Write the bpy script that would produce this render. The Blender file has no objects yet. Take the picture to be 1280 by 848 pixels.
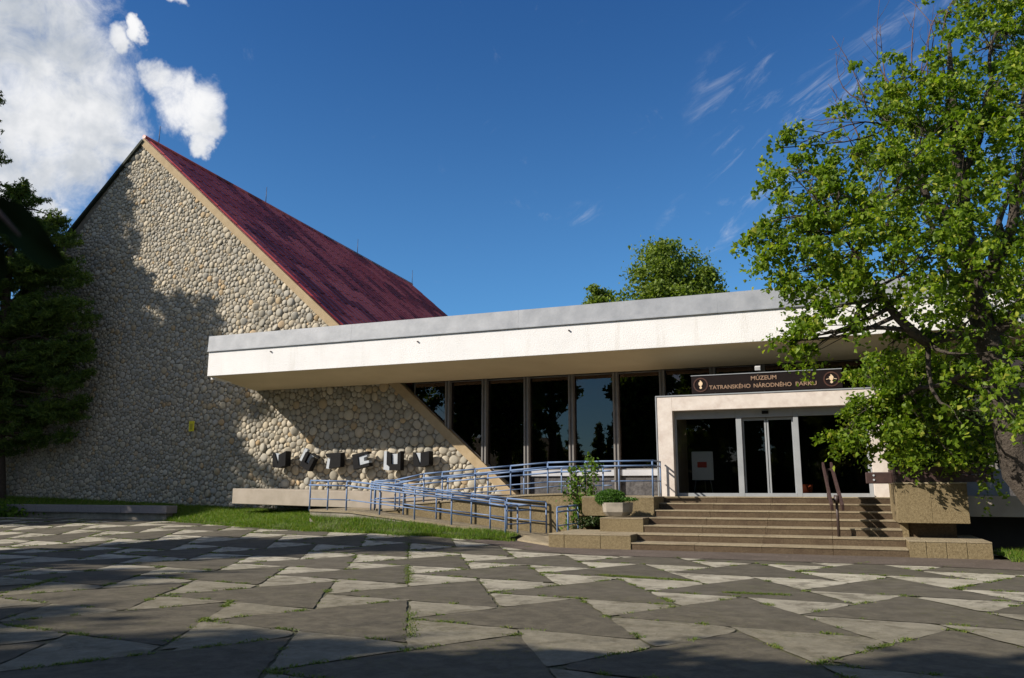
import bpy, bmesh, math, random
import numpy as np
from mathutils import Vector, Matrix

R = math.radians
rng = np.random.default_rng(7)
random.seed(7)
scn = bpy.context.scene
col = scn.collection

# ------------------------------------------------------------------ camera, sky, sun, exposure
EYE = 1.365
FPX = 1010.0                                   # focal length in pixels of the 1280 wide photograph
PITCH = math.atan(187.0 / FPX)
YAW = R(21.47)
cam_d = bpy.data.cameras.new("camera")
cam = bpy.data.objects.new("camera", cam_d)
col.objects.link(cam)
cam_d.sensor_width = 23.7
cam_d.lens = 23.7 * FPX / 1280.0
cam_d.clip_start = 0.05
cam_d.clip_end = 3000
cam_d.dof.use_dof = True
cam_d.dof.focus_distance = 22
cam_d.dof.aperture_fstop = 4.5
cam.location = (0, 0, EYE)
cam.rotation_euler = (R(90) + PITCH, 0, YAW)
scn.camera = cam

SUN = Vector((0.64, 0.55, -0.53)).normalized()   # direction the light travels
SUN_EL = math.asin(-SUN.z)
SUN_AZ = math.atan2(-SUN.x, -SUN.y)              # compass angle (from +Y towards +X) of the sun itself
sun_d = bpy.data.lights.new("sun", 'SUN')
sun = bpy.data.objects.new("sun", sun_d)
col.objects.link(sun)
sun_d.energy = 5.0
sun_d.angle = R(0.5)
sun_d.color = (1.0, 0.915, 0.80)
sun.rotation_euler = SUN.to_track_quat('-Z', 'Y').to_euler()

scn.view_settings.view_transform = 'Standard'
scn.view_settings.look = 'None'
scn.view_settings.exposure = 0.55
scn.view_settings.gamma = 1.0
scn.view_settings.use_curve_mapping = False
scn.render.engine = 'CYCLES'
scn.cycles.max_bounces = 8
scn.cycles.transparent_max_bounces = 12
scn.cycles.use_denoising = True

# camera basis, only to turn photograph pixels into world directions / points while laying out the place
_fw = Vector((-math.sin(YAW) * math.cos(PITCH), math.cos(YAW) * math.cos(PITCH), math.sin(PITCH)))
_rt = Vector((math.cos(YAW), math.sin(YAW), 0))
_up = _rt.cross(_fw)
CAMP = Vector((0, 0, EYE))
def ray(x, y): return _fw * FPX + _rt * (x - 640) - _up * (y - 424)
def atY(x, y, Y):
    d = ray(x, y); return CAMP + d * (Y / d.y)
def atZ(x, y, z=0.0):
    d = ray(x, y); return CAMP + d * ((z - EYE) / d.z)
def atD(x, y, t): return CAMP + ray(x, y) * (t / FPX)

world = bpy.data.worlds.new("World")
scn.world = world
world.use_nodes = True
wn = world.node_tree
wn.nodes.clear()

class NT:
    """tiny node helper"""
    def __init__(s, tree): s.t = tree
    def n(s, kind, **kw):
        nd = s.t.nodes.new(kind)
        for k, v in kw.items(): setattr(nd, k, v)
        return nd
    def link(s, a, b): s.t.links.new(a, b)
    def put(s, v, sock):
        if isinstance(v, bpy.types.NodeSocket): s.link(v, sock)
        else: sock.default_value = v
    def math(s, op, a, b=None, c=None, clamp=False):
        nd = s.n('ShaderNodeMath', operation=op, use_clamp=clamp)
        s.put(a, nd.inputs[0])
        if b is not None: s.put(b, nd.inputs[1])
        if c is not None: s.put(c, nd.inputs[2])
        return nd.outputs[0]
    def vmath(s, op, a, b=None, out=0):
        nd = s.n('ShaderNodeVectorMath', operation=op)
        s.put(a, nd.inputs[0])
        if b is not None: s.put(b, nd.inputs[1])
        return nd.outputs[out]
    def ramp(s, fac, stops, interp='LINEAR'):
        nd = s.n('ShaderNodeValToRGB')
        cr = nd.color_ramp; cr.interpolation = interp
        while len(cr.elements) > 1: cr.elements.remove(cr.elements[-1])
        for i, (p, c) in enumerate(stops):
            e = cr.elements[0] if i == 0 else cr.elements.new(p)
            e.position = p
            e.color = (c, c, c, 1) if isinstance(c, (int, float)) else (c[0], c[1], c[2], 1)
        s.put(fac, nd.inputs[0])
        return nd.outputs[0]
    def mix(s, fac, a, b, blend='MIX'):
        nd = s.n('ShaderNodeMix', data_type='RGBA', blend_type=blend)
        s.put(fac, nd.inputs[0])
        for v, k in ((a, 6), (b, 7)):
            if isinstance(v, tuple) and len(v) == 3: v = v + (1,)
            s.put(v, nd.inputs[k])
        return nd.outputs[2]
    def noise(s, vec, scale, detail=4, rough=0.55, dist=0.0, out=0):
        nd = s.n('ShaderNodeTexNoise')
        if vec is not None: s.link(vec, nd.inputs['Vector'])
        nd.inputs['Scale'].default_value = scale
        nd.inputs['Detail'].default_value = detail
        nd.inputs['Roughness'].default_value = rough
        nd.inputs['Distortion'].default_value = dist
        return nd.outputs[out]
    def smooth(s, v, a, b):
        nd = s.n('ShaderNodeMapRange', interpolation_type='SMOOTHSTEP')
        s.put(v, nd.inputs[0]); nd.inputs[1].default_value = a; nd.inputs[2].default_value = b
        return nd.outputs[0]
    def scalevec(s, vec, sc):
        nd = s.n('ShaderNodeMapping'); s.link(vec, nd.inputs[0]); nd.inputs['Scale'].default_value = sc
        return nd.outputs[0]

w = NT(wn)
sky = w.n('ShaderNodeTexSky', sky_type='NISHITA', sun_disc=False)
sky.sun_elevation = SUN_EL
sky.sun_rotation = SUN_AZ
sky.altitude = 900
sky.air_density = 1.0
sky.dust_density = 0.15
sky.ozone_density = 3.5
SKY_STR = 0.085
CLOUD = 7.6
tc = w.n('ShaderNodeTexCoord')
D = tc.outputs['Generated']
warp = w.vmath('SCALE', w.vmath('SUBTRACT', w.noise(D, 7, 6, 0.62, out=1), (0.5, 0.5, 0.5)))
warp.node.inputs['Scale'].default_value = 0.10
Dw = w.vmath('NORMALIZE', w.vmath('ADD', D, warp))
def blob(px, py, rad, soft, vec):
    d = ray(px, py).normalized()
    dt = w.vmath('DOT_PRODUCT', vec, tuple(d), out=1)
    return w.smooth(dt, math.cos(rad / FPX * (1 + soft)), math.cos(rad / FPX * max(0.0, 1 - soft)))
acc = None
for b in ((-70, 70, 135, .45), (-15, 80, 115, .45), (10, 30, 60, .5), (-60, 150, 120, .4), (66, 38, 34, .6), (80, 125, 66, .5), (128, 165, 34, .7), (150, 178, 22, .8), (20, 165, 55, .5), (90, 190, 34, .7),
          (196, 95, 13, 1), (214, 112, 20, .9), (228, 128, 24, .9), (240, 158, 14, 1), (246, 178, 9, 1), (150, 52, 10, 1), (178, 45, 7, 1), (22, 240, 26, .9), (-20, 230, 40, .6), (60, 266, 13, 1), (222, 2, 8, 1),
          (-260, 60, 200, .4), (-420, 330, 200, .5), (-700, 120, 300, .5), (-1500, 100, 500, .5)):
    m = blob(*b, Dw)
    acc = m if acc is None else w.math('MAXIMUM', acc, m)
det = w.noise(D, 20, 9, 0.68, .5)
cum = w.smooth(w.math('ADD', acc, w.math('MULTIPLY', w.math('SUBTRACT', det, 0.5), 1.5)), 0.18, 1.12)
# thin cirrus on the right, streaked
d1 = (ray(1000, 60) - ray(885, 150)).normalized(); d3 = ray(940, 110).normalized(); d2 = d3.cross(d1).normalized()
stv = w.n('ShaderNodeCombineXYZ')
w.put(w.math('MULTIPLY', w.vmath('DOT_PRODUCT', D, tuple(d1), out=1), 7.0), stv.inputs[0])
w.put(w.math('MULTIPLY', w.vmath('DOT_PRODUCT', D, tuple(d2), out=1), 26.0), stv.inputs[1])
w.put(w.math('MULTIPLY', w.vmath('DOT_PRODUCT', D, tuple(d3), out=1), 7.0), stv.inputs[2])
cn = w.noise(stv.outputs[0], 1.5, 8, 0.66, 0.7)
cz = None
for b in ((965, 75, 40, .9, .55), (925, 115, 40, .9, .5), (890, 140, 24, .9, .45), (920, 200, 34, .9, .9), (890, 213, 18, .9, .8), (875, 280, 30, .9, .85), (1045, 135, 30, .8, 1.2), (1060, 178, 28, .9, 1.1), (960, 262, 34, .9, .9), (870, 303, 24, .9, .8), (735, 270, 12, .9, .5), (1220, 150, 80, .9, .6), (1150, 60, 50, .9, .5), (1010, 90, 30, .9, .4)):
    m = w.math('MULTIPLY', blob(*b[:4], Dw), b[4])
    cz = m if cz is None else w.math('MAXIMUM', cz, m)
cir = w.math('MULTIPLY', w.smooth(cn, 0.50, 0.92), cz)
shade = w.noise(D, 5.5, 6, 0.55)
shade2 = w.noise(D, 13, 5, 0.6)
ccol = w.mix(w.smooth(w.math('ADD', w.math('MULTIPLY', shade, .65), w.math('MULTIPLY', shade2, .35)), 0.40, 0.62), (0.52, 0.57, 0.64), (1.05, 1.05, 1.06))
ccol = w.mix(1.0, ccol, (CLOUD * SKY_STR / 0.088,) * 3, 'MULTIPLY')
grade = w.mix(1.0, sky.outputs[0], (0.50, 0.88, 1.09), 'MULTIPLY')
sz = w.n('ShaderNodeSeparateXYZ'); w.link(D, sz.inputs[0])
grade = w.mix(w.smooth(sz.outputs['Z'], .22, .62), grade, w.mix(1.0, grade, (.60, .74, .90), 'MULTIPLY'))
skyc = w.mix(cir, grade, (CLOUD * .82, CLOUD * .84, CLOUD * .9))
# unseen scattered cloud added behind the camera to raise the ambient light
back = w.smooth(w.vmath('DOT_PRODUCT', D, (0.25, -0.93, 0.25), out=1), 0.05, 0.5)
patch = w.math('MULTIPLY', w.smooth(w.noise(D, 3.0, 6, .6), .44, .62), back)
skyc = w.mix(patch, skyc, ccol)
skyc = w.mix(cum, skyc, ccol)
bg = w.n('ShaderNodeBackground')
bg.inputs['Strength'].default_value = SKY_STR
w.link(skyc, bg.inputs[0])
wo = w.n('ShaderNodeOutputWorld')
w.link(bg.outputs[0], wo.inputs[0])

# ------------------------------------------------------------------ object helpers
def tag(o, label=None, cat=None, group=None, kind=None):
    if label: o["label"] = label
    if cat: o["category"] = cat
    if group: o["group"] = group
    if kind: o["kind"] = kind
    return o

def empty(name, loc=(0, 0, 0), label=None, cat=None, group=None):
    o = bpy.data.objects.new(name, None)
    o.empty_display_size = 0.3
    col.objects.link(o); o.location = loc
    return tag(o, label, cat, group)

def world_loc(o):
    v = Vector((0, 0, 0))
    while o is not None:
        v += o.location; o = o.parent
    return v

class MB:
    def __init__(s): s.v = []; s.f = []; s.m = []; s.sm = []
    def add(s, vs, fs, mat=0, smooth=False):
        b = len(s.v); s.v.extend([tuple(x) for x in vs])
        for f in fs:
            s.f.append([b + i for i in f]); s.m.append(mat); s.sm.append(smooth)
    def hexa(s, p, mat=0):      # 8 corners: bottom 4 ccw, top 4 ccw
        s.add(p, [(3, 2, 1, 0), (4, 5, 6, 7), (0, 1, 5, 4), (1, 2, 6, 5), (2, 3, 7, 6), (3, 0, 4, 7)], mat)
    def box(s, x0, x1, y0, y1, z0, z1, mat=0):
        s.hexa([(x0, y0, z0), (x1, y0, z0), (x1, y1, z0), (x0, y1, z0), (x0, y0, z1), (x1, y0, z1), (x1, y1, z1), (x0, y1, z1)], mat)
    def obox(s, c, ax, ay, az, mat=0):   # centre and three half axes
        c, ax, ay, az = map(Vector, (c, ax, ay, az))
        s.hexa([c - ax - ay - az, c + ax - ay - az, c + ax + ay - az, c - ax + ay - az, c - ax - ay + az, c + ax - ay + az, c + ax + ay + az, c - ax + ay + az], mat)
    def prism(s, poly, axis, a, b, mat=0):    # polygon extruded along axis 'y' (poly in x,z) or 'z' (poly in x,y) or 'x' (poly in y,z)
        def P(q, t):
            return (q[0], t, q[1]) if axis == 'y' else (q[0], q[1], t) if axis == 'z' else (t, q[0], q[1])
        n = len(poly)
        area = sum(poly[i][0] * poly[(i + 1) % n][1] - poly[(i + 1) % n][0] * poly[i][1] for i in range(n))
        if area < 0: poly = poly[::-1]
        vs = [P(q, a) for q in poly] + [P(q, b) for q in poly]
        fs = [tuple(range(n - 1, -1, -1)), tuple(range(n, 2 * n))] + [(i, (i + 1) % n, n + (i + 1) % n, n + i) for i in range(n)]
        if axis == 'y': fs = [f[::-1] for f in fs]
        s.add(vs, fs, mat)
    def bar(s, p, q, wx, wz, mat=0):      # rectangular bar
        p, q = Vector(p), Vector(q); d = (q - p)
        side = d.cross(Vector((0, 0, 1)))
        if side.length < 1e-5: side = Vector((1, 0, 0))
        side.normalize(); upv = side.cross(d).normalized()
        s.obox((p + q) / 2, d / 2, side * wx / 2, upv * wz / 2, mat)
    def tube(s, pts, rad, seg=10, mat=0, caps=True):
        pts = [Vector(p) for p in pts]
        if not isinstance(rad, (list, tuple)): rad = [rad] * len(pts)
        b = len(s.v); prev = None
        for i, p in enumerate(pts):
            t = (pts[min(i + 1, len(pts) - 1)] - pts[max(i - 1, 0)]).normalized()
            if prev is None:
                a = t.cross(Vector((0, 0, 1)))
                if a.length < 0.05: a = t.cross(Vector((1, 0, 0)))
            else: a = prev - t * prev.dot(t)
            a.normalize(); prev = a; c = t.cross(a)
            for k in range(seg):
                an = 2 * math.pi * k / seg
                s.v.append(tuple(p + (a * math.cos(an) + c * math.sin(an)) * rad[i]))
        for i in range(len(pts) - 1):
            for k in range(seg):
                k2 = (k + 1) % seg
                s.f.append([b + i * seg + k, b + i * seg + k2, b + (i + 1) * seg + k2, b + (i + 1) * seg + k]); s.m.append(mat); s.sm.append(True)
        if caps:
            s.f.append([b + k for k in range(seg)][::-1]); s.m.append(mat); s.sm.append(False)
            e = b + (len(pts) - 1) * seg
            s.f.append([e + k for k in range(seg)]); s.m.append(mat); s.sm.append(False)
    def build(s, name, mats, parent=None, bevel=0.0, bseg=2):
        me = bpy.data.meshes.new(name)
        off = world_loc(parent) if parent else Vector((0, 0, 0))
        me.from_pydata([(x - off.x, y - off.y, z - off.z) for x, y, z in s.v], [], s.f)
        if not isinstance(mats, (list, tuple)): mats = [mats]
        for m in mats: me.materials.append(m)
        me.polygons.foreach_set('material_index', s.m)
        me.polygons.foreach_set('use_smooth', s.sm)
        me.update()
        o = bpy.data.objects.new(name, me); col.objects.link(o)
        if parent: o.parent = parent
        if bevel:
            bv = o.modifiers.new('bevel', 'BEVEL'); bv.width = bevel; bv.segments = bseg; bv.limit_method = 'ANGLE'; bv.angle_limit = R(40)
        return o

def np_mesh(name, V, F, mats, parent=None, mat_idx=None, smooth=False):
    """V (n,3), F (m,k) arrays"""
    me = bpy.data.meshes.new(name)
    off = world_loc(parent) if parent else Vector((0, 0, 0))
    V = np.asarray(V, dtype=np.float32) - np.array(off, dtype=np.float32)
    F = np.asarray(F, dtype=np.int32); m, k = F.shape
    me.vertices.add(len(V)); me.vertices.foreach_set('co', V.ravel())
    me.loops.add(m * k); me.loops.foreach_set('vertex_index', F.ravel())
    me.polygons.add(m); me.polygons.foreach_set('loop_start', np.arange(0, m * k, k, dtype=np.int32))
    if not isinstance(mats, (list, tuple)): mats = [mats]
    for mm in mats: me.materials.append(mm)
    if mat_idx is not None: me.polygons.foreach_set('material_index', np.asarray(mat_idx, dtype=np.int32))
    me.polygons.foreach_set('use_smooth', np.full(m, smooth, dtype=bool))
    me.update(calc_edges=True); me.validate()
    o = bpy.data.objects.new(name, me); col.objects.link(o)
    if parent: o.parent = parent
    return o

# ------------------------------------------------------------------ materials
def mat(name, color=(.5, .5, .5), rough=.7, metal=0.0, spec=0.5):
    m = bpy.data.materials.new(name); m.use_nodes = True
    b = m.node_tree.nodes['Principled BSDF']
    b.inputs['Base Color'].default_value = (*color, 1)
    b.inputs['Roughness'].default_value = rough
    b.inputs['Metallic'].default_value = metal
    b.inputs['Specular IOR Level'].default_value = spec
    return m, NT(m.node_tree), b

def obj_coord(t):
    return t.n('ShaderNodeNewGeometry').outputs['Position']

def bump(t, b, h, strength=.4, dist=.02):
    bm_ = t.n('ShaderNodeBump'); bm_.inputs['Strength'].default_value = strength; bm_.inputs['Distance'].default_value = dist
    t.link(h, bm_.inputs['Height']); t.link(bm_.outputs[0], b.inputs['Normal'])

def rough_mat(name, c1, c2, scale=6, rough=.85, bscale=60, bstr=.4, bdist=.01, c3=None, spec=.3, big=None, detail=5):
    m, t, b = mat(name, c1, rough, spec=spec)
    P = obj_coord(t)
    n = t.noise(P, scale, detail, .6)
    c = t.ramp(n, [(.32, c1), (.68, c2)])
    if c3 is not None:
        sp = t.noise(P, scale * 9, 3, .6)
        c = t.mix(t.smooth(sp, .54, .66), c, c3)
    if big:
        g = t.noise(P, big[0], 4, .6)
        c = t.mix(t.math('MULTIPLY', t.smooth(g, .45, .7), big[2]), c, big[1])
    t.link(c, b.inputs['Base Color'])
    bump(t, b, t.noise(P, bscale, 4, .6), bstr, bdist)
    return m

# cobbles: every stone its own tint
M = {}
m, t, b = mat('river_cobble', rough=.8, spec=.25)
gi = t.n('ShaderNodeNewGeometry')
rp = gi.outputs['Random Per Island']
c = t.ramp(rp, [(0, (.24, .225, .185)), (.16, (.36, .32, .245)), (.34, (.29, .28, .245)), (.5, (.42, .37, .28)), (.66, (.33, .31, .265)), (.8, (.47, .42, .33)), (.92, (.39, .325, .22)), (.975, (.40, .28, .15)), (1, (.50, .45, .36))], 'LINEAR')
nz = t.noise(gi.outputs['Position'], 9, 5, .6)
c = t.mix(t.math('MULTIPLY', t.smooth(nz, .45, .75), .35), c, (.24, .225, .19))
t.link(c, b.inputs['Base Color']); bump(t, b, t.noise(gi.outputs['Position'], 45, 4, .6), .35, .012)
M['cobble'] = m
M['mortar'] = rough_mat('mortar', (.15, .128, .095), (.22, .19, .145), 5, .95, 70, .6, .015)
M['trim'] = rough_mat('rake_trim_stucco', (.31, .235, .14), (.38, .295, .185), 3, .9, 90, .4, .006, spec=.2)
M['dark_edge'] = rough_mat('green_edge_metal', (.012, .018, .012), (.02, .028, .018), 3, .8)
M['red_roof'] = None
M['white'] = rough_mat('white_roughcast', (.64, .62, .60), (.70, .68, .66), 1.2, .9, 30, .55, .02, big=(.35, (.55, .53, .50), .35), spec=.2)
m, t, b = mat('white_fascia', rough=.9, spec=.2)
P = obj_coord(t)
c = t.ramp(t.noise(P, 1.2, 5), [(.3, (.66, .655, .65)), (.7, (.72, .715, .71))])
dr = t.smooth(t.noise(t.scalevec(P, (2.6, 2.6, .22)), 1.0, 6, .65), .52, .80)
c = t.mix(t.math('MULTIPLY', dr, .55), c, (.50, .475, .43))
c = t.mix(t.math('MULTIPLY', t.smooth(t.noise(P, 14, 4, .7), .55, .8), .25), c, (.48, .46, .43))
t.link(c, b.inputs['Base Color']); bump(t, b, t.noise(P, 30, 4, .6), .55, .02)
M['white'] = m
M['flash'] = rough_mat('zinc_flashing', (.21, .225, .25), (.30, .315, .34), 2.2, .5, 2, .25, .03, spec=.5)
M['soffit'] = rough_mat('soffit_plaster', (.60, .50, .33), (.66, .555, .375), .8, .9, 60, .2, .004, spec=.2)
M['soffit_dark'] = M['soffit']
M['marble'] = rough_mat('portal_travertine', (.54, .48, .43), (.62, .565, .515), 5, .6, 25, .15, .004, big=(3, (.44, .37, .33), .6))
M['alu'] = rough_mat('grey_aluminium', (.24, .255, .27), (.29, .305, .32), 2, .4, 20, .05, .002, spec=.5)
M['mullion'] = rough_mat('bronze_mullion', (.145, .135, .128), (.20, .19, .18), 2, .5, 20, .05, .002, spec=.5)
M['sill'] = rough_mat('white_sill', (.40, .41, .44), (.46, .47, .50), 2, .5, 20, .05, .002)
M['agg'] = rough_mat('washed_aggregate', (.11, .082, .042), (.22, .172, .095), 26, .95, 70, 1.0, .014, c3=(.36, .30, .19), big=(.9, (.09, .065, .035), .5), spec=.2)
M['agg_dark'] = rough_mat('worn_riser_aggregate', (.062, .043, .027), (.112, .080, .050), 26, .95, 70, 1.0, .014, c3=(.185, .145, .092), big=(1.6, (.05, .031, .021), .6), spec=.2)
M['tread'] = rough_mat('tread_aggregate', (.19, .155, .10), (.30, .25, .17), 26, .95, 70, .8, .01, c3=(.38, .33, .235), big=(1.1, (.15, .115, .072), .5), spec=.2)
M['concrete'] = rough_mat('pale_concrete', (.29, .25, .20), (.37, .32, .265), 2.2, .9, 60, .4, .006, big=(.8, (.27, .23, .19), .5), spec=.25)
M['concrete_dark'] = rough_mat('weathered_concrete', (.20, .18, .15), (.32, .285, .235), 4, .95, 60, .6, .01, big=(1.2, (.10, .10, .065), .7), spec=.2)
M['granite'] = rough_mat('granite_capstone', (.16, .14, .14), (.24, .215, .21), 30, .8, 80, .3, .004, big=(.6, (.19, .17, .18), .6))
M['blue'] = rough_mat('blue_enamel', (.090, .150, .275), (.125, .19, .33), 4, .5, 60, .05, .002, spec=.4, big=(6, (.18, .23, .31), .5))
M['brown_wood'] = rough_mat('brown_stained_wood', (.030, .014, .013), (.052, .026, .022), 9, .55, 40, .2, .003, spec=.5)
M['brown_steel'] = rough_mat('brown_painted_steel', (.035, .022, .020), (.05, .032, .028), 6, .5, 40, .1, .002, spec=.5)
M['black'] = rough_mat('black_sheet', (.006, .006, .007), (.010, .010, .011), 5, .6, 40, .1, .002, spec=.12)
M['pale_facet'] = rough_mat('pale_grey', (.36, .39, .43), (.42, .45, .48), 5, .6, 40, .1, .002)  # one even pale grey for letter facets and bolt caps
M['sign_board'] = rough_mat('dark_brown_board', (.008, .005, .005), (.011, .007, .007), 5, .7, 30, .05, .002, spec=.12)
M['copper'] = rough_mat('copper_lettering', (.24, .155, .105), (.30, .20, .135), 9, .45, 30, .05, .001)
M['ring'] = rough_mat('dull_copper_ring', (.05, .022, .016), (.07, .032, .022), 9, .5, 30, .05, .001)
M['cream'] = rough_mat('cream_emblem', (.60, .44, .28), (.70, .55, .38), 20, .5, 30, .05, .001)
M['yellow'] = rough_mat('yellow_plate', (.62, .53, .03), (.70, .60, .04), 8, .5, 30, .05, .001)
M['yellow_dark'] = rough_mat('yellow_print', (.40, .33, .03), (.44, .37, .03), 8, .5, 30, .05, .001)
M['whiteboard'] = rough_mat('whiteboard', (.75, .78, .82), (.80, .83, .86), 3, .3, 30, .02, .001)
M['red'] = rough_mat('red_card', (.55, .08, .06), (.62, .10, .07), 5, .5, 30, .05, .001)
M['terracotta'] = rough_mat('red_pot', (.48, .09, .04), (.55, .12, .05), 5, .6, 30, .1, .001)
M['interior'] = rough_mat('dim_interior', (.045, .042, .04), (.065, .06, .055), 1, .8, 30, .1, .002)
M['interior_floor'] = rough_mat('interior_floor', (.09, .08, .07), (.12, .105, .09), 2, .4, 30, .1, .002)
M['dark_panel'] = rough_mat('dark_slate_panel', (.045, .043, .045), (.11, .105, .105), 7, .8, 12, .9, .03)
M['cabinet'] = rough_mat('blue_grey_steel', (.17, .19, .23), (.21, .23, .27), 3, .5, 40, .1, .002)
M['lamp'] = rough_mat('pale_lamp_housing', (.45, .45, .45), (.55, .55, .55), 3, .4, 40, .1, .002)
M['soil'] = rough_mat('dry_soil', (.035, .03, .02), (.07, .055, .035), 6, .95, 30, .8, .03)
M['bark'] = rough_mat('grey_bark', (.040, .032, .026), (.085, .070, .056), 12, .95, 26, 1.0, .04)
M['bark_dark'] = rough_mat('dark_bark', (.05, .038, .03), (.09, .068, .05), 12, .95, 26, 1.0, .04)
M['twig'] = rough_mat('bare_twig', (.09, .055, .05), (.13, .085, .075), 12, .9, 26, .3, .01)

def glass_mat(name, tint, refl):
    m = bpy.data.materials.new(name); m.use_nodes = True
    t = NT(m.node_tree); m.node_tree.nodes.clear()
    tr = t.n('ShaderNodeBsdfTransparent'); tr.inputs[0].default_value = (*tint, 1)
    gl = t.n('ShaderNodeBsdfGlossy'); gl.inputs['Roughness'].default_value = 0.0; gl.inputs['Color'].default_value = (.88, .68, .62, 1)
    P = obj_coord(t); bp = t.n('ShaderNodeBump'); bp.inputs['Strength'].default_value = .05; bp.inputs['Distance'].default_value = .02
    t.link(t.noise(P, .9, 2, .5), bp.inputs['Height']); t.link(bp.outputs[0], gl.inputs['Normal'])
    fr = t.n('ShaderNodeFresnel'); fr.inputs[0].default_value = 1.5
    fac = t.math('ADD', t.math('MULTIPLY', fr.outputs[0], .8), refl, clamp=True)
    mx = t.n('ShaderNodeMixShader'); t.link(fac, mx.inputs[0]); t.link(tr.outputs[0], mx.inputs[1]); t.link(gl.outputs[0], mx.inputs[2])
    o = t.n('ShaderNodeOutputMaterial'); t.link(mx.outputs[0], o.inputs[0])
    return m
M['glass'] = glass_mat('tinted_glass', (.26, .25, .24), .05)
M['door_glass'] = glass_mat('door_glass', (.72, .74, .73), .0)

def leaf_mat(name, stops, trans=.35, rough=.5):
    m = bpy.data.materials.new(name); m.use_nodes = True
    t = NT(m.node_tree); b = m.node_tree.nodes['Principled BSDF']; out = m.node_tree.nodes['Material Output']
    g = t.n('ShaderNodeNewGeometry')
    c = t.ramp(g.outputs['Random Per Island'], stops)
    cl = t.noise(g.outputs['Position'], .9, 3, .6)
    c2 = t.mix(t.math('MULTIPLY', t.smooth(cl, .35, .7), .4), c, t.mix(1.0, c, (1.35, 1.22, .8), 'MULTIPLY'))
    t.link(c2, b.inputs['Base Color']); b.inputs['Roughness'].default_value = rough; b.inputs['Specular IOR Level'].default_value = .25
    tl = t.n('ShaderNodeBsdfTranslucent'); t.link(t.mix(1.0, c2, (1.25, 1.35, .5), 'MULTIPLY'), tl.inputs[0])
    mx = t.n('ShaderNodeMixShader'); mx.inputs[0].default_value = trans
    t.link(b.outputs[0], mx.inputs[1]); t.link(tl.outputs[0], mx.inputs[2]); t.link(mx.outputs[0], out.inputs[0])
    return m
M['lime_leaf'] = leaf_mat('lime_leaf', [(0, (.06, .11, .010)), (.35, (.105, .18, .014)), (.7, (.165, .245, .02)), (.90, (.19, .27, .028)), (.94, (.30, .34, .05)), (1, (.36, .38, .07))], .5)
M['birch_leaf'] = leaf_mat('birch_leaf', [(0, (.08, .125, .018)), (.6, (.135, .19, .028)), (1, (.19, .25, .04))], .45)
M['needle'] = leaf_mat('conifer_needle', [(0, (.045, .085, .018)), (.6, (.085, .14, .028)), (1, (.15, .21, .04))], .35)
M['shrub_leaf'] = leaf_mat('shrub_leaf', [(0, (.04, .085, .012)), (.6, (.08, .155, .02)), (1, (.14, .22, .03))], .4)
M['sprig'] = leaf_mat('juniper_sprig', [(0, (.035, .09, .012)), (.6, (.06, .14, .02)), (1, (.09, .19, .03))], .25)
M['blade'] = leaf_mat('grass_blade', [(0, (.06, .115, .012)), (.5, (.095, .175, .018)), (.85, (.15, .225, .03)), (1, (.26, .23, .09))], .4)
M['moss'] = leaf_mat('joint_weed', [(0, (.07, .11, .018)), (.6, (.10, .155, .025)), (1, (.17, .18, .05))], .3)
M['dark_leaf'] = leaf_mat('dark_leaf', [(0, (.018, .035, .008)), (1, (.035, .06, .012))], .12)
M['near_leaf'] = leaf_mat('near_leaf', [(0, (.005, .013, .002)), (1, (.008, .018, .003))], .02, 1.0)

# red ribbed sheet roof; staggered cell tones paint in the reflections of its tile rows
m, t, b = mat('red_sheet_metal', (.13, .02, .025), .42, spec=.5)
P = obj_coord(t)
sx = t.n('ShaderNodeSeparateXYZ'); t.link(P, sx.inputs[0])
cmb = t.n('ShaderNodeCombineXYZ')
iu = t.math('FLOOR', t.math('MULTIPLY', sx.outputs['Y'], 1 / 1.24))
t.put(iu, cmb.inputs[0])
zz = t.math('ADD', t.math('ADD', sx.outputs['Z'], t.math('MULTIPLY', t.noise(P, .8, 3), .5)), t.math('MULTIPLY', t.math('MODULO', iu, 2.0), .55))
t.put(t.math('FLOOR', t.math('MULTIPLY', zz, 1 / 1.1)), cmb.inputs[1])
wn_ = t.n('ShaderNodeTexWhiteNoise', noise_dimensions='2D'); t.link(cmb.outputs[0], wn_.inputs['Vector'])
st_ = t.noise(t.scalevec(P, (.35, 1.1, .8)), 1.6, 5, .6, .6)
f = t.math('ADD', t.math('MULTIPLY', wn_.outputs[0], .6), t.math('MULTIPLY', st_, .5))
t.link(t.ramp(f, [(.30, (.14, .011, .010)), (.50, (.34, .042, .036)), (.80, (.46, .085, .070))]), b.inputs['Base Color'])
bump(t, b, t.noise(P, 1.4, 3, .5), .25, .06)
M['red_roof'] = m

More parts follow.
